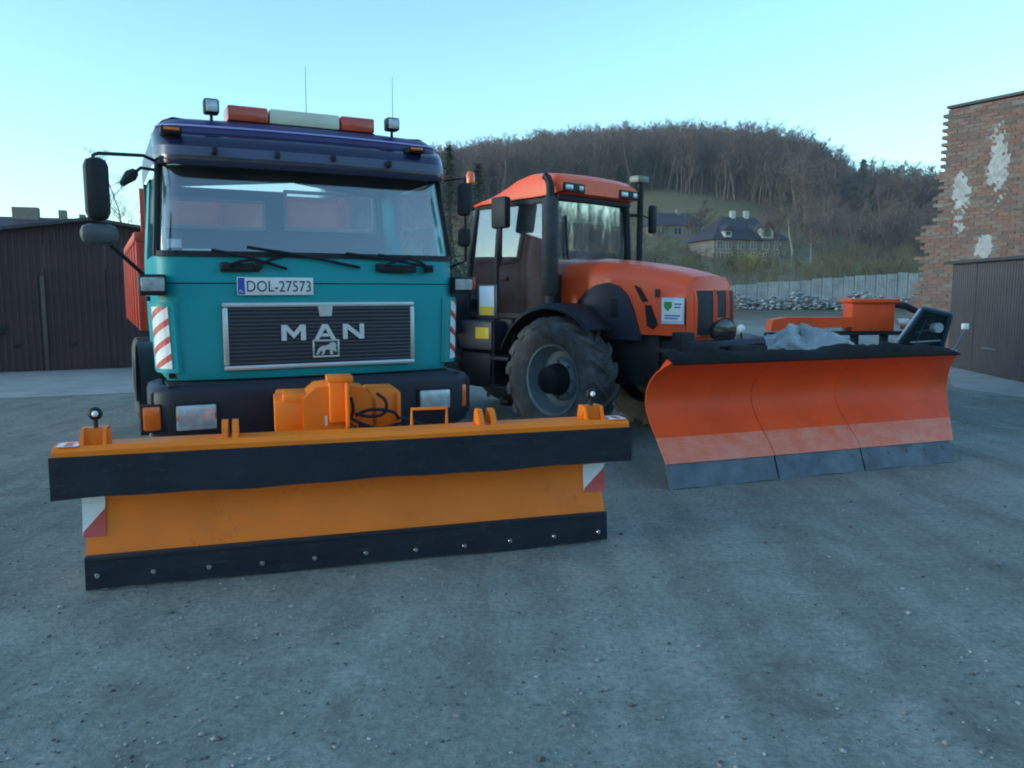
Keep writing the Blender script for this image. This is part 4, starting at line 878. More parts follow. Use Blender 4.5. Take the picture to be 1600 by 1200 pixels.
for q0, q1, y in (((1085, 535), (1125, 568), .75), ((1150, 540), (1200, 566), .7), ((1068, 520), (1086, 560), .95)):
    (x0, z1), (x1, z0) = pq(*q0, y), pq(*q1, y); boxpart('valve_box', (x0, y, z0 - .1), (x1, y + .22, z1), blackp, hd, .02)
lx, lz = pq(1135, 518, 1.05)
wl = MB().tube([(lx - .02, 1.18, lz), (lx - .02, 1.05, lz)], [.09, .135], 18).build('work_lamp', blackp, blade); MB().lathe([(.001, .012), (.1, .008), (.122, 0)], (lx - .02, 1.047, lz), (0, -1, 0), 18).build('work_lamp_glass', mat('dark_lens', (.03, .03, .03), .1, var=.1, coat=.5), wl)
tubepart('work_lamp_stem', [(lx, 1.1, lz - .1), (lx + .02, 1.1, .95)], .022, blackp, wl); 
(a0, b0), (a1, b1) = pq(1487, 545, .12), pq(1509, 512, .12)
mk = tubepart('side_marker_stalk', [(a0, .12, b0 - .06), (a1, .12, b1)], .01, steel, blade, 6); boxpart('side_marker', (a1 - .05, .1, b1 - .015), (a1 + .02, .13, b1 + .04), whitep, mk, .006)
(a1, b1) = pq(1158, 514, .9); k_ = MB(); sphere_pts(k_, (a1, .9, b1), .04, 8, (1, 1, 1.1)); k_.build('side_marker', whitep, blade)
tubepart('side_marker_stalk', [(a1, .9, b1), (a1 - .02, .85, .95)], .012, blackp, blade, 6)
for x in (.9, 2.2):
    lg = MB().tube([(x, .62, .5), (x, .62, .05)], .035, 8); lg.lathe([(.001, 0), (.1, 0), (.1, .02), (.035, .05)], (x, .62, 0), (0, 0, 1), 14); lg.build('skid_foot', steel, blade)

# ================================================================== THINGS BEHIND THE BLADE
def lump(name, c, rx_, ry_, rz_, m, amp=.18, seed=1, n=(34, 18), label=None, cat=None):
    r_ = random.Random(seed); ph = [r_.random() * 6.28 for _ in range(8)]; b = MB(); rows = []
    for i in range(n[1] + 1):
        phi = math.pi / 2 * i / n[1]; row = []
        for j in range(n[0]):
            t = 2 * math.pi * j / n[0]; d = 1 + amp * (math.sin(3 * t + ph[0]) * .4 + math.sin(5 * t + 4 * phi + ph[1]) * .3 + math.sin(9 * t - 7 * phi + ph[2]) * .2 + math.sin(15 * t + 11 * phi + ph[3]) * .14 + r_.uniform(-.1, .1))
            row.append((rx_ * math.cos(phi) * math.cos(t) * d, ry_ * math.cos(phi) * math.sin(t) * d, rz_ * math.sin(phi) * (1 + (d - 1) * 1.3)))
        rows.append(row + [row[0]])
    o = b.sheet(rows).build(name, m, None, 70); o.location = c; return tag(o, label, cat)
heapm = mat('sandy_gravel', (.2, .19, .165), .95, var=.3, scale=4, dirt=.4, dirtcol=(.12, .11, .095), bump=.6, bscale=14)
lump('gravel_heap', (3.35, 10.2, -.02), 1.75, 1.0, .92, heapm, .18, 5, label='low heap of pale gravel behind the red-orange plough', cat='gravel heap')
lump('plastic_sheet', (3.6, 10.0, .78), .6, .5, .32, mat('pale_plastic_sheet', (.33, .36, .37), .35, var=.2, scale=4, dirt=.2, bump=.5, bscale=6), .3, 9, (60, 26), label='crumpled pale plastic sheet lying on the gravel heap', cat='plastic sheet')
# orange steel beam with box plate
OF = Frame(0, 11.6, 4)
orf = thing('lifting_frame', 'orange steel lifting beam with an upright box plate behind the gravel heap', 'lifting frame', (0, 11.6, 0), R(4))
def oq(px, py, c=0): return OF.xz(c, px, py)
(x0, z1), (x1, z0) = oq(1330, 470), oq(1394, 517)
boxpart('box_plate', (x0, -.05, z0), (x1, .25, z1), bladeor, orf, .012); boxpart('box_plate_rim', (x0 - .04, -.1, z1 - .03), (x1 + .05, .3, z1 + .03), bladeor, orf, .01)
(xa, za), (xb, zb) = oq(1202, 505), oq(1330, 498)
MB().prism([(xa, za - .12), (xa + .03, za + .05), (xa + .25, za + .09), (xb + .02, zb + .02), (xb + .02, zb - .12), (xa + .5, za - .08), (xa + .25, za - .13)], -.06, .16, 1).build('beam', bladeor, orf)
boxpart('beam_sole', (xa - .02, -.05, za - .2), (xa + .3, .15, za - .14), blackp, orf, .01); boxpart('plate_sole', (x0 - .2, -.04, z0 - .06), (x1 + .25, .2, z0 - .004), blackp, orf, .01)
for x in (xa + .15, x0 + .1, x1 - .1): boxpart('support_leg', (x - .05, .0, 0), (x + .05, .1, z0 - .06), blackp, orf, .01)
(xc, zc) = oq(1420, 480); tubepart('drawbar', [(x1, .1, z1 - .06), (xc, .1, zc + .02), (xc + .3, .1, zc - .12)], .05, blackp, orf, 8)
(xc, zc) = oq(1410, 500); boxpart('hitch_lamp', (xc - .08, -.04, zc - .06), (xc + .1, .06, zc + .02), whitep, orf, .02); boxpart('hitch_reflector', (xc - .02, -.05, zc - .14), (xc + .14, .03, zc - .07), redp, orf, .01)
# tilted dark blue steel grid frame
BF = Frame(0, 10.6, 6)
bfr = thing('steel_frame', 'tilted dark blue steel grid frame leaning beside the orange lifting beam', 'steel frame', (0, 10.6, 0), R(6))
bluesteel = mat('dark_blue_paint', (.015, .045, .075), .4, var=.25, dirt=.25, dirtcol=(.1, .12, .13)); palebar = mat('scuffed_pale_steel', (.35, .42, .45), .45, .3, var=.2)
def bq(px, py, c=0): return BF.xz(c, px, py)
c4 = [bq(1408, 545), bq(1437, 482), bq(1482, 492), bq(1482, 545)]
P = [(x, .25 * (1 - (z - .8) / .6) - .1, z) for x, z in c4]
fo = MB()
for i in range(4): fo.tube([P[i], P[(i + 1) % 4]], .035, 6)
fo.build('frame_rim', bluesteel, bfr)
MB().add([tuple(np.array(p) + (0, .04, 0)) for p in P] + [tuple(np.array(p) + (0, .06, 0)) for p in P], [(0, 1, 2, 3), (7, 6, 5, 4), (0, 4, 5, 1), (1, 5, 6, 2), (2, 6, 7, 3), (3, 7, 4, 0)]).build('back_sheet', mat('very_dark_teal', (.008, .02, .028), .5, var=.3), bfr)
tubepart('pale_edge_bar', [tuple(np.array(P[0]) + (-.05, -.02, 0)), tuple(np.array(P[1]) + (-.05, -.02, 0))], .022, palebar, bfr, 6)
for q0, q1 in (((1437, 520), (1475, 512)), ((1432, 536), (1480, 533)), ((1448, 500), (1440, 540)), ((1450, 505), (1470, 530))):
    (xa, za), (xb, zb) = bq(*q0), bq(*q1); tubepart('grid_bar', [(xa, -.07 + .25 * (1 - (za - .8) / .6), za), (xb, -.07 + .25 * (1 - (zb - .8) / .6), zb)], .014, palebar if q0[1] > 530 else bluesteel, bfr, 6)
xm, zm = bq(1463, 512); mo_ = MB().tube([(xm, .1, zm), (xm, -.06, zm)], .07, 12).build('hydraulic_motor', palebar, bfr)
for x in (P[0][0] - .05, P[0][0] + .12): tubepart('support_leg', [(x, .18, .85), (x, .2, 0)], .035, bluesteel, bfr, 6)
(xa, za), (xb, zb) = bq(1425, 550), bq(1500, 548); boxpart('frame_sole', (xa, .05, .72), (xb, .25, .78), palebar, bfr, .01)

# ================================================================== SHEDS
def corrugated(x0, x1, z0, ztop, y, pitch=.12, dep=.018, th=.01):
    n = max(2, int(round((x1 - x0) / pitch))); xs = []; ys = []
    for k in range(n):
        a = x0 + (x1 - x0) * k / n; w_ = (x1 - x0) / n
        for t, d in ((0, 0), (.42, 0), (.52, dep), (.9, dep)): xs.append(a + w_ * t); ys.append(y - d)
    xs.append(x1); ys.append(y)
    return MB().sheet([[(a, c, z0) for a, c in zip(xs, ys)], [(a, c, ztop(a)) for a, c in zip(xs, ys)]], (0, th, 0))
a_ = ground_at(0, 583); b_ = ground_at(190, 576); ang = math.atan2(b_[1] - a_[1], b_[0] - a_[0])
GF = Frame(a_[0], a_[1], math.degrees(ang))
shed = frame_thing(GF, 'sheet_metal_shed', 'dark brown gabled sheet metal shed with a pale apron behind the teal truck', 'shed')
pk = GF.xz(0, 142, 346)
ztop = lambda x: pk[1] - abs(x - pk[0]) * .155
edges = np.linspace(-5.6, 5.2, 11)
for k in range(10):
    corrugated(edges[k] + .004, edges[k + 1] - .004, .02, ztop, 0 if k % 2 else -.006).build('wall_sheet', brownm, shed, 30)
for px in (70,):
    x, _ = GF.xz(0, px, 500); boxpart('door_edge_strip', (x - .035, -.05, .03), (x + .035, -.02, 1.9), mat('brown_trim', (.085, .055, .052), .5, var=.15), shed, .006)
    for s in (-1, 1): boxpart('door_hinge', (x + s * .5 - .06, -.045, .5), (x + s * .5 + .06, -.02, .56), blackp, shed, .004)
boxpart('door_lock', (GF.xz(0, 3, 560)[0] - .1, -.06, .75), (GF.xz(0, 3, 560)[0] + .12, -.02, .95), blackp, shed, .01)
for s in (-1, 1):
    xe = pk[0] + s * 5.6; b = MB(); za, zb = ztop(pk[0]), ztop(xe)
    b.add([(pk[0], -.22, za + .01), (xe, -.22, zb + .01), (xe, 6, zb + .01), (pk[0], 6, za + .01), (pk[0], -.22, za + .075), (xe, -.22, zb + .075), (xe, 6, zb + .075), (pk[0], 6, za + .075)], [(0, 3, 2, 1), (4, 5, 6, 7), (0, 1, 5, 4), (1, 2, 6, 5), (2, 3, 7, 6), (3, 0, 4, 7)])
    b.build('roof_slope', roofm, shed, 0)
for x in (-5.6, 5.2): boxpart('side_wall', (x - .03, .02, 0), (x + .03, 5.9, ztop(x) - .02), brownm, shed)
boxpart('rear_wall', (-5.57, 5.9, 0), (5.17, 5.95, 2.2), brownm, shed)

a_ = ground_at(1480, 573); b_ = ground_at(1600, 599.5); ang = math.atan2(b_[1] - a_[1], b_[0] - a_[0])
KF = Frame(a_[0], a_[1], math.degrees(ang))      # x runs towards the camera, face at y = 0, building on +y
shed2 = frame_thing(KF, 'sheet_metal_shed', 'low dark sheet metal garage below the ruined brick wall', 'shed')
zt2 = KF.xz(0, 1482, 414)[1]
for k in range(8): corrugated(k * 1.1 + .004, k * 1.1 + 1.096, .02, lambda x: zt2, 0 if k % 2 else -.005, .1, .014).build('wall_sheet', mat('dark_violet_sheet', (.038, .03, .036), .45, var=.2, scale=1.3, dirt=.25, dirtcol=(.06, .055, .06)), shed2, 30)
boxpart('roof_sheet', (-.12, -.14, zt2 + .004), (8.9, 2.2, zt2 + .06), roofm, shed2); boxpart('end_wall', (0, .03, 0), (.05, 2.1, zt2), brownm, shed2)
xh, zh = KF.xz(-.03, 1545, 545); boxpart('door_latch', (xh - .3, -.045, zh - .015), (xh + .3, -.02, zh + .015), steel, shed2, .004)

# ================================================================== RUINED BRICK WALL
WF = Frame(10.58, 20.0, -60)
ruin = frame_thing(WF, 'brick_wall', 'tall ruined red brick wall with pale plaster patches above the low garage', 'wall')
ztop_w = WF.xz(0, 1483, 168)[1]
BRL, BRH = .27, .085
rw_ = random.Random(11)
brickms = [mat('brick_%d' % i, c, .9, var=.22, scale=9, dirt=.35, dirtcol=(.2, .175, .16), bump=.4, bscale=30, scr=.3, scrcol=(.17, .155, .145), scrmap=(1, 1, 1)) for i, c in enumerate(((.15, .066, .05), (.12, .06, .05), (.155, .088, .07), (.09, .06, .056), (.13, .098, .084)))]
bmesh_b = [MB().box((.006, -.03 - .004 * (i % 3), .006), (BRL - .006, .05, BRH - .006), .007).mesh('brick', brickms[i], 0) for i in range(5)]
bmesh_h = [MB().box((.006, -.03, .006), (BRL / 2 - .006, .05, BRH - .006), .007).mesh('brick', brickms[i], 0) for i in range(5)]
def left_edge(z):
    if z > 3.35: return rw_.choice((0, 0, .05, -.03, .06))
    return -.12 - (3.35 - z) * .22 + rw_.uniform(-.22, .16)
def in_poly_patch(x, z):
    def blob(cx, cz, sx, sz, k):
        d = ((x - cx) / sx) ** 2 + ((z - cz) / sz) ** 2
        return d + .38 * math.sin(x * 9 + 2.1 * math.sin(z * 3.7) + k) + .3 * math.sin(z * 6.3 + 2 * k) + .3 * math.sin(x * 21 - z * 17 + k) + .18 * math.sin(x * 47 + z * 39) < .95
    return blob(*pa, 1) or blob(*pb, 2.2) or blob(*pc, 3.1)
pA = WF.xz(0, 1562, 258); pB = WF.xz(0, 1505, 310); pC = WF.xz(0, 1540, 390)
pa = (pA[0], pA[1], .24, .85); pb = (pB[0] - .03, pB[1], .2, .6); pc = (pC[0], pC[1], .2, .3)
spots = []; core = MB(); ncourse = int(ztop_w / BRH)
for c in range(ncourse):
    z = c * BRH; x0 = left_edge(z); off = 0 if c % 2 else -BRL / 2
    n0 = math.floor((x0 - off) / BRL); x = off + n0 * BRL
    core.box((x + .02, -.017, z), (4.2, .4, z + BRH))
    while x < 3.9:
        if not in_poly_patch(x + BRL / 2, z + BRH / 2) and rw_.random() > .035: spots.append((x, z))
        x += BRL
core.build('wall_core', mat('lime_mortar', (.16, .14, .125), .95, var=.25, scale=6, bump=.4, bscale=25), ruin, 0)
vis = lambda s: (1.75 < s[1] and s[0] < 2.1) or s[0] < .2 and s[1] > .9
front = [s for s in spots if vis(s)]; front.sort(key=lambda s: (s[0] + .0 * s[1])); 
sel = set(front[:300]); rest = MB()
for (x, z) in spots:
    k = rw_.randrange(5)
    if (x, z) in sel:
        o = link('brick', bmesh_b[k], ruin); o.location = (x, rw_.uniform(-.006, .008), z); o.rotation_euler = (0, 0, rw_.uniform(-.02, .02))
    else: rest.box((x + .006, -.03 + rw_.uniform(-.006, .006), z + .006), (x + BRL - .006, .05, z + BRH - .006), 0, None, k)
struct(rest.build('brickwork', brickms, ruin, 0), 'stuff'); bpy.data.objects['brickwork'].pop('label', None)
# plaster remains
pl = MB(); st_ = .02
for ix in range(-15, 120):
    for iz in range(60, 330):
        x, z = ix * st_, iz * st_
        if in_poly_patch(x + st_ / 2, z + st_ / 2):
            f_ = lambda a, c: -.034 - .006 * math.sin(a * 14 + c * 9) - .004 * math.sin(a * 37 - c * 31)
            v = [(x, f_(x, z), z), (x + st_, f_(x + st_, z), z), (x + st_, f_(x + st_, z + st_), z + st_), (x, f_(x, z + st_), z + st_)]
            pl.add(v + [(p[0], .02, p[2]) for p in v], [(0, 1, 2, 3), (0, 4, 5, 1), (1, 5, 6, 2), (2, 6, 7, 3), (3, 7, 4, 0)])
pl.build('plaster_patch', mat('old_plaster', (.3, .32, .33), .9, var=.3, scale=5, dirt=.6, dirtcol=(.22, .19, .17), bump=.4, bscale=20), ruin, 60, recalc=False)
boxpart('wall_coping', (-.02, -.07, ztop_w - .04), (4.2, .45, ztop_w + .03), roofm, ruin, .01)

# ================================================================== VEGETATION
def branch_tree(seed, h, levels=3, spread=.55, n0=10, nsub=5, upright=.55, r0=None):
    r_ = random.Random(seed); segs = []; r0 = r0 or h * .014
    def grow(p, d, ln, r, lev):
        q = p; n = 3 if lev < 2 else 2; pts = [p]
        for i in range(n):
            d = (d + Vector((r_.gauss(0, .13), r_.gauss(0, .13), r_.gauss(.04, .1)))).normalized(); q = q + d * ln / n; pts.append(q)
        rs = [r * (1 - .65 * i / n) for i in range(n + 1)]
        segs.append((pts, rs, lev))
        if lev >= levels: return
        k = n0 if lev == 0 else nsub
        for j in range(k):
            t = (.32 + .66 * (j + r_.random()) / k) if lev == 0 else (.25 + .75 * r_.random())
            i = min(n - 1, int(t * n)); f = t * n - i; o = pts[i].lerp(pts[i + 1], f)
            az = r_.random() * 6.283; out = Vector((math.cos(az), math.sin(az), upright + r_.gauss(0, .25))).normalized()
            nd = (d * .35 + out * (1 if lev == 0 else .8)).normalized()
            grow(o, nd, ln * (spread if lev == 0 else .55) * (1.15 - .55 * t) * r_.uniform(.8, 1.2), rs[i] * .5, lev + 1)
    grow(Vector((0, 0, 0)), Vector((0, 0, 1)), h * .92, r0, 0)
    return segs
barkm = mat('bare_bark', (.07, .055, .05), .9, var=.3, scale=2); birchm = mat('birch_bark', (.22, .21, .19), .8, var=.25, scale=5)
twigm = mat('bare_twigs', (.112, .08, .07), .9, var=.3, scale=.6); needlem = mat('spruce_needles', (.02, .04, .022), .8, var=.4, scale=1.2); leafm = mat('spring_shrub_leaves', (.09, .095, .03), .8, var=.4, scale=2)
yellowm = mat('yellow_blossom', (.26, .2, .03), .8, var=.35, scale=2)
def place_bare(name, label, X, Y, h, seed, trunk_m=barkm, group=None, z=None, minr=.006, lev=3, **kw):
    t = thing(name, label, 'tree', (X, Y, (tz(X, Y) if z is None else z) - .1), seed * 1.3, group)
    a, b = MB(), MB()
    for pts, rs, l in branch_tree(seed, h, lev, **kw):
        (a if l == 0 else b).tube(pts, [max(minr * (1 if l else 2), q) for q in rs], 7 if l == 0 else (4 if l == 1 else 3), False)
    a.build('trunk', trunk_m, t, 60, recalc=False); b.build('crown', twigm, t, 0, recalc=False); return t
def conifer(name, label, X, Y, h, rad, seed, group=None):
    r_ = random.Random(seed); t = thing(name, label, 'tree', (X, Y, tz(X, Y) - .2), 0, group)
    MB().tube([(0, 0, 0), (0, 0, h * .96)], [h * .016, .02], 7).build('trunk', barkm, t)
    b = MB(); n = int(h * 26)
    for i in range(n):
        u = (i + r_.random()) / n; z = h * (.08 + .92 * u); L = rad * (1 - u) ** .85 * r_.uniform(.65, 1.12) + .12; az = i * 2.399 + r_.random()
        dx, dy = math.cos(az), math.sin(az); droop = -.28 * L
        m_ = max(3, int(L / .28))
        for j in range(m_):
            s0 = j / m_; p = Vector((dx * L * s0, dy * L * s0, z + droop * s0 * s0 + .1 * s0))
            for k in range(3):
                w_ = (1 - s0 * .6) * .3 * r_.uniform(.7, 1.3) * max(.7, rad / 2.5); q = Vector((dx + r_.gauss(0, .6), dy + r_.gauss(0, .6), r_.gauss(-.25, .35))).normalized() * w_ * 1.5; sd_ = Vector((-dy, dx, r_.gauss(0, .3))) * w_ * .28
                b.add([p - sd_, p + sd_, p + q], [(0, 1, 2)])
    b.build('crown', needlem, t, 0, recalc=False); return t
def px_at(px, Y): return (px - 800) / FPX * Y
def z_at(py, Y): return CAMH + (HOR - py) / FPX * Y

# far wood on the hill as one mass (merged copies of bare tree shapes)
def proto(seed, h, lev=3, n0=9, nsub=4, minw=.07):
    V = []; F_ = []
    for pts, rs, l in branch_tree(seed, h, lev, n0=n0, nsub=nsub, spread=.42, upright=.75):
        if l == 0:
            m_ = MB().tube(pts, [max(.12, q * 1.1) for q in rs], 4, False); o = len(V); V += m_.v
            for q in m_.f: F_ += [(q[0] + o, q[1] + o, q[2] + o), (q[0] + o, q[2] + o, q[3] + o)]
        else:
            w_ = max(minw, rs[0] * 2) if l == 1 else minw
            for i in range(len(pts) - 1):
                p, q = pts[i], pts[i + 1]; sd_ = (q - p).cross(Vector((random.gauss(0, 1), random.gauss(0, 1), random.gauss(0, 1)))).normalized() * w_ * .5
                o = len(V); V += [tuple(p - sd_), tuple(p + sd_), tuple(q)]; F_.append((o, o + 1, o + 2))
    return np.array(V), np.array(F_)
HX = px_at(1150, 110)
protos = [proto(100 + i, 9.5 + i % 3, 3, 13, 6, .075) for i in range(6)]
def wood(name, spots_, m, label, smin=.8, smax=1.25):
    VV = []; FF = []; o = 0
    for (x, y) in spots_:
        V, F_ = protos[rng.integers(len(protos))]; a = rng.random() * 6.283; s = rng.uniform(smin, smax); ca, sa = math.cos(a), math.sin(a)
        P = np.stack([(V[:, 0] * ca - V[:, 1] * sa) * s * 1.1 + x, (V[:, 0] * sa + V[:, 1] * ca) * s * 1.1 + y, V[:, 2] * s + tz(x, y) - .3], -1)
        VV.append(P); FF.append(F_ + o); o += len(P)
    VV = np.concatenate(VV); FF = np.concatenate(FF)
    me = bpy.data.meshes.new(name); me.vertices.add(len(VV)); me.vertices.foreach_set('co', VV.ravel().astype(np.float32)); me.loops.add(len(FF) * 3); me.loops.foreach_set('vertex_index', FF.ravel().astype(np.int32))
    me.polygons.add(len(FF)); me.polygons.foreach_set('loop_start', np.arange(0, len(FF) * 3, 3, dtype=np.int32)); me.update(); me.validate(); me.materials.append(m)
    ob = link(name, me); ob['kind'] = 'stuff'; ob['label'] = label; ob['category'] = 'wood'; return ob
sp = []
while len(sp) < 3000:
    y = rng.uniform(160, 345) if rng.random() < .75 else rng.uniform(160, 215); a = rng.uniform(-.22, .8)
    edge_y = 172 + 7 * math.sin(a * 9) + (0 if a < .34 else -45 * min(1, (a - .34) / .08))
    if y > edge_y and (a < .385 or (y < 215 and rng.random() < .45)): sp.append((a * y, y))
wood('bare_wood', sp, twigm, 'brown leafless wood covering the top of the hill')
sp = []
while len(sp) < 170:
    y = rng.uniform(100, 165); a = rng.uniform(.36, .62)
    if y > 118 or a > .42: sp.append((a * y, y))
wood('bare_thicket', sp, twigm, 'leafless thicket on the slope to the right of the hill house', .35, .75)
sp = [(rng.uniform(-.16, .06) * y, y) for y in rng.uniform(60, 120, 50)]
wood('bare_thicket', sp, twigm, 'leafless trees on the lower slope behind the orange tractor cab', .35, .7)
sp = [(rng.uniform(-70, 75), rng.uniform(-52, -36)) for _ in range(190)]
wood('bare_wood', sp, twigm, 'unseen leafless trees added behind the camera to darken windscreen reflections', .7, 1.1)  # out-of-view trees, added so the windscreens mirror something dark
sp = [(rng.uniform(44, 58), rng.uniform(-40, 30)) for _ in range(260)]
wood('bare_thicket', sp, twigm, 'unseen low leafless thicket added on the far right for the tractor windscreen reflection', .45, .62)  # out of view; height set so only the lower windscreen mirrors it
for k in range(9):
    pxx = 1318 + k * 19 + (k % 3) * 5; conifer('spruce_tree', 'small dark spruce in the row along the low skyline beside the brick wall', px_at(pxx, 190), 190, 4.6 + (k * 37 % 5) * .7, 2.2, 60 + k, 'spruces along the low skyline')
place_bare('bare_tree', 'leafless garden tree in front of the hill house roof', px_at(1195, 100), 100, 6.5, 71, minr=.025, n0=12, nsub=6)
place_bare('bare_tree', 'leafless tree between the two houses on the hillside', px_at(1085, 112), 112, 6.0, 72, minr=.025, n0=12, nsub=6)
place_bare('bare_tree', 'leafless tree at the right gable of the hill house', px_at(1216, 106), 106, 7.0, 73, minr=.025, n0=12, nsub=6)
sp = []
while len(sp) < 620:
    y = rng.uniform(58, 150); a = rng.uniform(.08, .56)
    if not (abs(a * y - HX) < 7.5 and 96 < y < 122): sp.append((a * y, y))
wood('scrub', sp, mat('dry_scrub', (.12, .098, .055), .9, var=.3, scale=.4), 'low olive brown scrub scattered over the slope around the hill house', .1, .26)
# single trees
conifer('spruce_tree', 'tall dark spruce showing between the truck cab and the tractor', px_at(704, 44), 44, z_at(235, 44) - tz(px_at(704, 44), 44) + .2, 1.7, 21)
conifer('spruce_tree', 'broader lower spruce behind the tractor beacon', px_at(748, 50), 50, z_at(262, 50) - tz(px_at(748, 50), 50) + .2, 1.9, 22)
conifer('spruce_tree', 'dark spruce standing alone on the slope right of the hill house', px_at(1350, 128), 128, z_at(300, 128) - tz(px_at(1350, 128), 128), 2.6, 23)
conifer('spruce_tree', 'taller of two spindly conifers on the skyline beside the wood', px_at(1336, 196), 196, min(14, z_at(236, 196) - tz(px_at(1336, 196), 196)), 5.5, 24)
conifer('spruce_tree', 'shorter of two spindly conifers on the skyline beside the wood', px_at(1372, 196), 196, min(12, z_at(242, 196) - tz(px_at(1372, 196), 196)), 4.6, 25)
place_bare('bare_tree', 'leafless tree behind the left truck mirror above the brown shed', px_at(212, 44), 44, z_at(222, 44) - .6, 31, minr=.006, n0=14, nsub=6, spread=.22, r0=.05)
place_bare('bare_tree', 'round leafless tree on the skyline next to the two conifers', px_at(1408, 215), 215, 13, 33, minr=.05, n0=14, nsub=6, spread=.5)
place_bare('bare_tree', 'thin leafless sapling growing above the ruined brick wall', px_at(1568, 25), 25, z_at(82, 25), 35, minr=.004, n0=12, nsub=5, z=0, spread=.2, r0=.03)
place_bare('birch_tree', 'pale birch with a straight white trunk beside the hill house', px_at(1231, 92), 92, z_at(335, 92) - tz(px_at(1231, 92), 92), 41, birchm, 'birches beside the hill house', minr=.02, r0=.16)
place_bare('birch_tree', 'slimmer leaning birch to the right of the straight white birch', px_at(1262, 94), 94, z_at(350, 94) - tz(px_at(1262, 94), 94), 42, birchm, 'birches beside the hill house', minr=.02, r0=.12)
def shrub(name, label, X, Y, rad, h, m, seed, n=900, leaf=.16):
    r_ = random.Random(seed); t = thing(name, label, 'shrub', (X, Y, tz(X, Y) - .1)); a, b = MB(), MB()
    for k in range(9):
        az = r_.random() * 6.28; e = Vector((math.cos(az) * rad * .7, math.sin(az) * rad * .7, h * r_.uniform(.6, 1))); a.tube([(0, 0, 0), tuple(e * .5 + Vector((0, 0, h * .1))), tuple(e)], [.05, .03, .015], 4, False)
    for k in range(n):
        d = Vector((r_.gauss(0, 1), r_.gauss(0, 1), r_.gauss(0, 1))).normalized() * r_.random() ** .4; p = Vector((d.x * rad, d.y * rad, h * .5 + d.z * h * .5)) * r_.uniform(.85, 1.12)
        q = Vector((r_.gauss(0, 1), r_.gauss(0, 1), r_.gauss(0, 1))).normalized() * leaf; s_ = q.orthogonal().normalized() * leaf * .5
        b.add([p - s_, p + s_, p + q], [(0, 1, 2)])
    a.build('stems', barkm, t, recalc=False); b.build('foliage', m, t, 0, recalc=False)
shrub('shrub', 'yellow flowering shrub below the hill house', px_at(1170, 84), 84, 1.6, 2.2, yellowm, 51)
shrub('shrub', 'olive green shrub beside the yellow flowering one', px_at(1145, 86), 86, 1.5, 2.0, leafm, 52)
shrub('shrub', 'low green shrub seen past the right edge of the tractor cab', px_at(1020, 90), 90, 2.4, 2.6, leafm, 53)
shrub('shrub', 'low spreading shrub behind the tractor bonnet', px_at(1070, 82), 82, 2.4, 1.6, leafm, 54)
shrub('shrub', 'wide grass-green shrub on the bank behind the grey panel fence', px_at(1390, 74), 74, 4.5, 2.0, leafm, 55, 2600)
shrub('shrub', 'dark leafy shrub under the tall spruce beside the truck', px_at(722, 40), 40, 2.2, 3.0, needlem, 56, 1800)

# ================================================================== HOUSES
housewall = mat('cream_render', (.17, .15, .13), .9, var=.2, dirt=.3); stonew = mat('tan_stone', (.2, .17, .13), .9, var=.25, scale=1.5); slate = mat('dark_slate_roof', (.035, .03, .045), .7, var=.3, scale=1.2); winm = mat('dark_window', (.02, .025, .03), .1, var=.1); wframe = mat('white_frame', (.4, .42, .42), .5, var=.05)
HF = Frame(px_at(1150, 110), 110, 12)
hz = tz(HF.o[0], 110) - 1.5
hh = thing('hill_house', 'large slate-roofed house with white dormer and chimneys on the hillside', 'house', (HF.o[0], 110, hz), R(12))
boxpart('lower_wall', (-5.2, -3, 0), (5.2, 5, 1.9), stonew, hh); boxpart('upper_wall', (-5.0, -2.8, 1.9), (5.0, 4.8, 3.4), housewall, hh)
rf = MB().add([(-5.6, -3.4, 3.3), (5.6, -3.4, 3.3), (5.6, 5.4, 3.3), (-5.6, 5.4, 3.3), (-2.2, 1, 6.6), (2.6, 1, 6.6)], [(0, 1, 5, 4), (1, 2, 5), (2, 3, 4, 5), (3, 0, 4), (0, 3, 2, 1)]).build('roof', slate, hh, 0)
for x in (-.6, 1.4): boxpart('chimney', (x - .3, .7, 5.8), (x + .3, 1.3, 7.4), wframe, rf)
for (x, w_, z0, zt_) in ((-3.2, .5, 3.6, 4.9), (2.4, .85, 3.5, 5.3)):
    d_ = MB().box((x - w_, -3.1, z0), (x + w_, -.6, zt_ - .4)).build('dormer', wframe, rf); MB().prism([(x - w_ - .25, zt_ - .5), (x + w_ + .25, zt_ - .5), (x, zt_ + .35)], -3.35, -.4).build('dormer_roof', slate, rf)
    boxpart('dormer_window', (x - w_ * .6, -3.13, z0 + .25), (x + w_ * .6, -3.09, zt_ - .6), winm, d_)
for x, z in [(x, z) for x in (-4.2, -3.0, -1.2, .6, 2.4, 4.1) for z in (.6, 2.1)]:
    y = -3.0 if z < 1 else -2.8
    wn = boxpart('window', (x - .4, y - .04, z), (x + .4, y + .03, z + 1.0), winm, hh)
    b = MB()
    for a, c in (((x - .46, y - .07, z - .06), (x + .46, y, z)), ((x - .46, y - .07, z + 1.0), (x + .46, y, z + 1.06)), ((x - .46, y - .07, z), (x - .4, y, z + 1)), ((x + .4, y - .07, z), (x + .46, y, z + 1)), ((x - .025, y - .065, z), (x + .025, y, z + 1))): b.box(a, c)
    b.build('window_frame', wframe, wn)
boxpart('terrace_wall', (-.5, -4.6, 0), (6.5, -4.3, 1.1), housewall, hh)
boxpart('house_door', (1.3, -3.05, 0), (2.2, -2.95, 1.8), winm, hh)
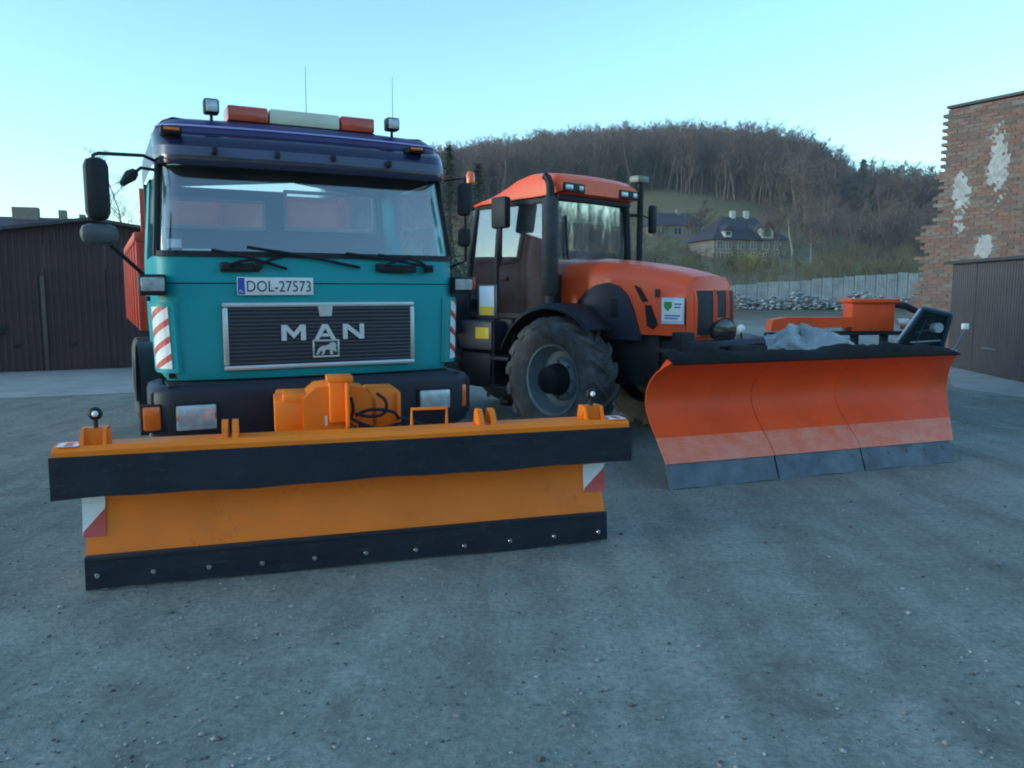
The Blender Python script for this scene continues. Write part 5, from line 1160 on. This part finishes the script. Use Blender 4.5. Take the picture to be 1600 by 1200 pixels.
def small_house(label, px, Y, w_, d_, hw_, hr, rz, chim, nm='house'):
    X = px_at(px, Y); t = thing(nm, label, 'house', (X, Y, tz(X, Y) - .3), R(rz))
    boxpart('wall', (-w_ / 2, 0, 0), (w_ / 2, d_, hw_), housewall, t)
    r_ = MB().add([(-w_ / 2 - .4, -.4, hw_ - .1), (w_ / 2 + .4, -.4, hw_ - .1), (w_ / 2 + .4, d_ + .4, hw_ - .1), (-w_ / 2 - .4, d_ + .4, hw_ - .1), (-w_ / 2 + 1, d_ / 2, hw_ + hr), (w_ / 2 - 1, d_ / 2, hw_ + hr)], [(0, 1, 5, 4), (1, 2, 5), (2, 3, 4, 5), (3, 0, 4), (0, 3, 2, 1)]).build('roof', slate, t, 0)
    for x, cw, zt_ in chim: boxpart('chimney', (x - cw, d_ / 2 - .5, hw_ + hr * .4), (x + cw, d_ / 2 + .4, hw_ + hr + zt_), housewall, r_)
    for k in range(max(2, int(w_ / 2.6))):
        x = -w_ / 2 + (k + .5) * w_ / max(2, int(w_ / 2.6)); wn = boxpart('window', (x - .45, -.04, hw_ * .35), (x + .45, .03, hw_ * .75), winm, t); boxpart('window_bar', (x - .03, -.06, hw_ * .35), (x + .03, -.03, hw_ * .75), wframe, wn)
    return t
small_house('lower dark-roofed house half hidden behind the tractor mirror', 1055, 124, 8, 6, 2.2, 2.0, 8, [(1, .3, .5)])
small_house('roof with three pale chimneys rising behind the brown shed', 62, 62, 9, 7, 4.6, 1.5, 20, [(-1.0, .9, .75), (1.6, .25, .6), (3.0, .2, .3)])
# ================================================================== PANEL FENCE AND RUBBLE BANK
FF0 = Frame(13.2, 50.0, 2)
fence = frame_thing(FF0, 'panel_fence', 'weathered grey panel fence at the back of the yard below the hillside', 'fence')
fz = tz(18, 49.9); fm_ = mat('weathered_grey_panel', (.27, .3, .31), .8, var=.3, scale=1.1, scr=.5, scrcol=(.14, .15, .15), scrmap=(4, 1, .3), dirt=.35, dirtcol=(.13, .13, .12))
rf_ = random.Random(4)
for k in range(20):
    h_ = 1.25 + .75 * min(1, k / 16) + rf_.uniform(-.05, .05)
    corrugated(k * .68 + .02, k * .68 + .65, fz - .1, lambda x: fz + h_, rf_.uniform(-.02, .02), .17, .02).build('fence_panel', fm_, fence, 30)
for k in range(8): boxpart('fence_post', (k * 1.9 - .04, .03, fz - .2), (k * 1.9 + .04, .12, fz + 1.9), steel, fence)
rb = MB(); r_ = random.Random(17)
ico = [(0, 0, 1), (.9, 0, .3), (.25, .85, .35), (-.75, .5, .25), (-.7, -.55, .3), (.3, -.85, .25), (0, 0, -.6)]; icf = [(0, 1, 2), (0, 2, 3), (0, 3, 4), (0, 4, 5), (0, 5, 1), (6, 2, 1), (6, 3, 2), (6, 4, 3), (6, 5, 4), (6, 1, 5)]
def stone(mb, x, y, z, s, mi=0):
    a = r_.random() * 6.28; ca, sa = math.cos(a), math.sin(a); k = [r_.uniform(.6, 1.2) for _ in range(3)]
    mb.add([(x + (p[0] * k[0] * ca - p[1] * k[1] * sa) * s, y + (p[0] * k[0] * sa + p[1] * k[1] * ca) * s, z + p[2] * k[2] * s * .7) for p in ico], icf, mi)
for _ in range(1700):
    u = r_.random(); x = 12.5 + 15 * u; d = abs(r_.gauss(0, .45)); y = 46.5 + r_.uniform(-1.3, 1.6); top = .95 * max(0, 1 - ((y - 46.8) / 1.7) ** 2) * (.55 + .45 * math.sin(x * .8 + 1) ** 2)
    stone(rb, x, y, tz(x, y) + r_.random() * top, r_.uniform(.06, .24), r_.randrange(2))
rbo = rb.build('rubble_bank', [mat('pale_rubble', (.29, .3, .29), .9, var=.25), mat('grey_rubble', (.2, .205, .2), .9, var=.3)], None, 0, recalc=False); rbo['kind'] = 'stuff'; rbo['label'] = 'long bank of pale rubble in front of the panel fence'; rbo['category'] = 'rubble'
# loose stones over the yard
gs = MB()
for _ in range(11000):
    y = 2.0 + 14 * r_.random() ** 1.7; x = r_.uniform(-.72, .72) * y
    stone(gs, x, y, .0, min(.02, r_.lognormvariate(-5.35, .55)), r_.randrange(3))
gso = gs.build('loose_stones', [mat('stone_grey', (.2, .195, .185), .9, var=.2), mat('stone_dark', (.075, .07, .065), .9, var=.2), mat('stone_pale', (.28, .272, .255), .9, var=.2)], None, 0, recalc=False); gso['kind'] = 'stuff'; gso['label'] = 'small loose stones scattered over the gravel yard'; gso['category'] = 'stones'

# ================================================================== AIR
hb_ = MB().box((-640, -70, -1.5), (640, 820, 85)); hz_ = hb_.build('haze', None, None, 0) if False else link('haze', hb_.mesh('haze', [], 0))
hm = bpy.data.materials.new('pale_haze'); hm.use_nodes = True; hn = hm.node_tree; hn.nodes.remove(hn.nodes['Principled BSDF'])
pv = hn.nodes.new('ShaderNodeVolumePrincipled'); pv.inputs['Density'].default_value = .0004; pv.inputs['Color'].default_value = (.86, .9, .95, 1); pv.inputs['Anisotropy'].default_value = .2
hn.links.new(pv.outputs[0], hn.nodes['Material Output'].inputs['Volume']); hz_.data.materials.append(hm); hz_['kind'] = 'stuff'; hz_['label'] = 'thin evening haze over the valley'
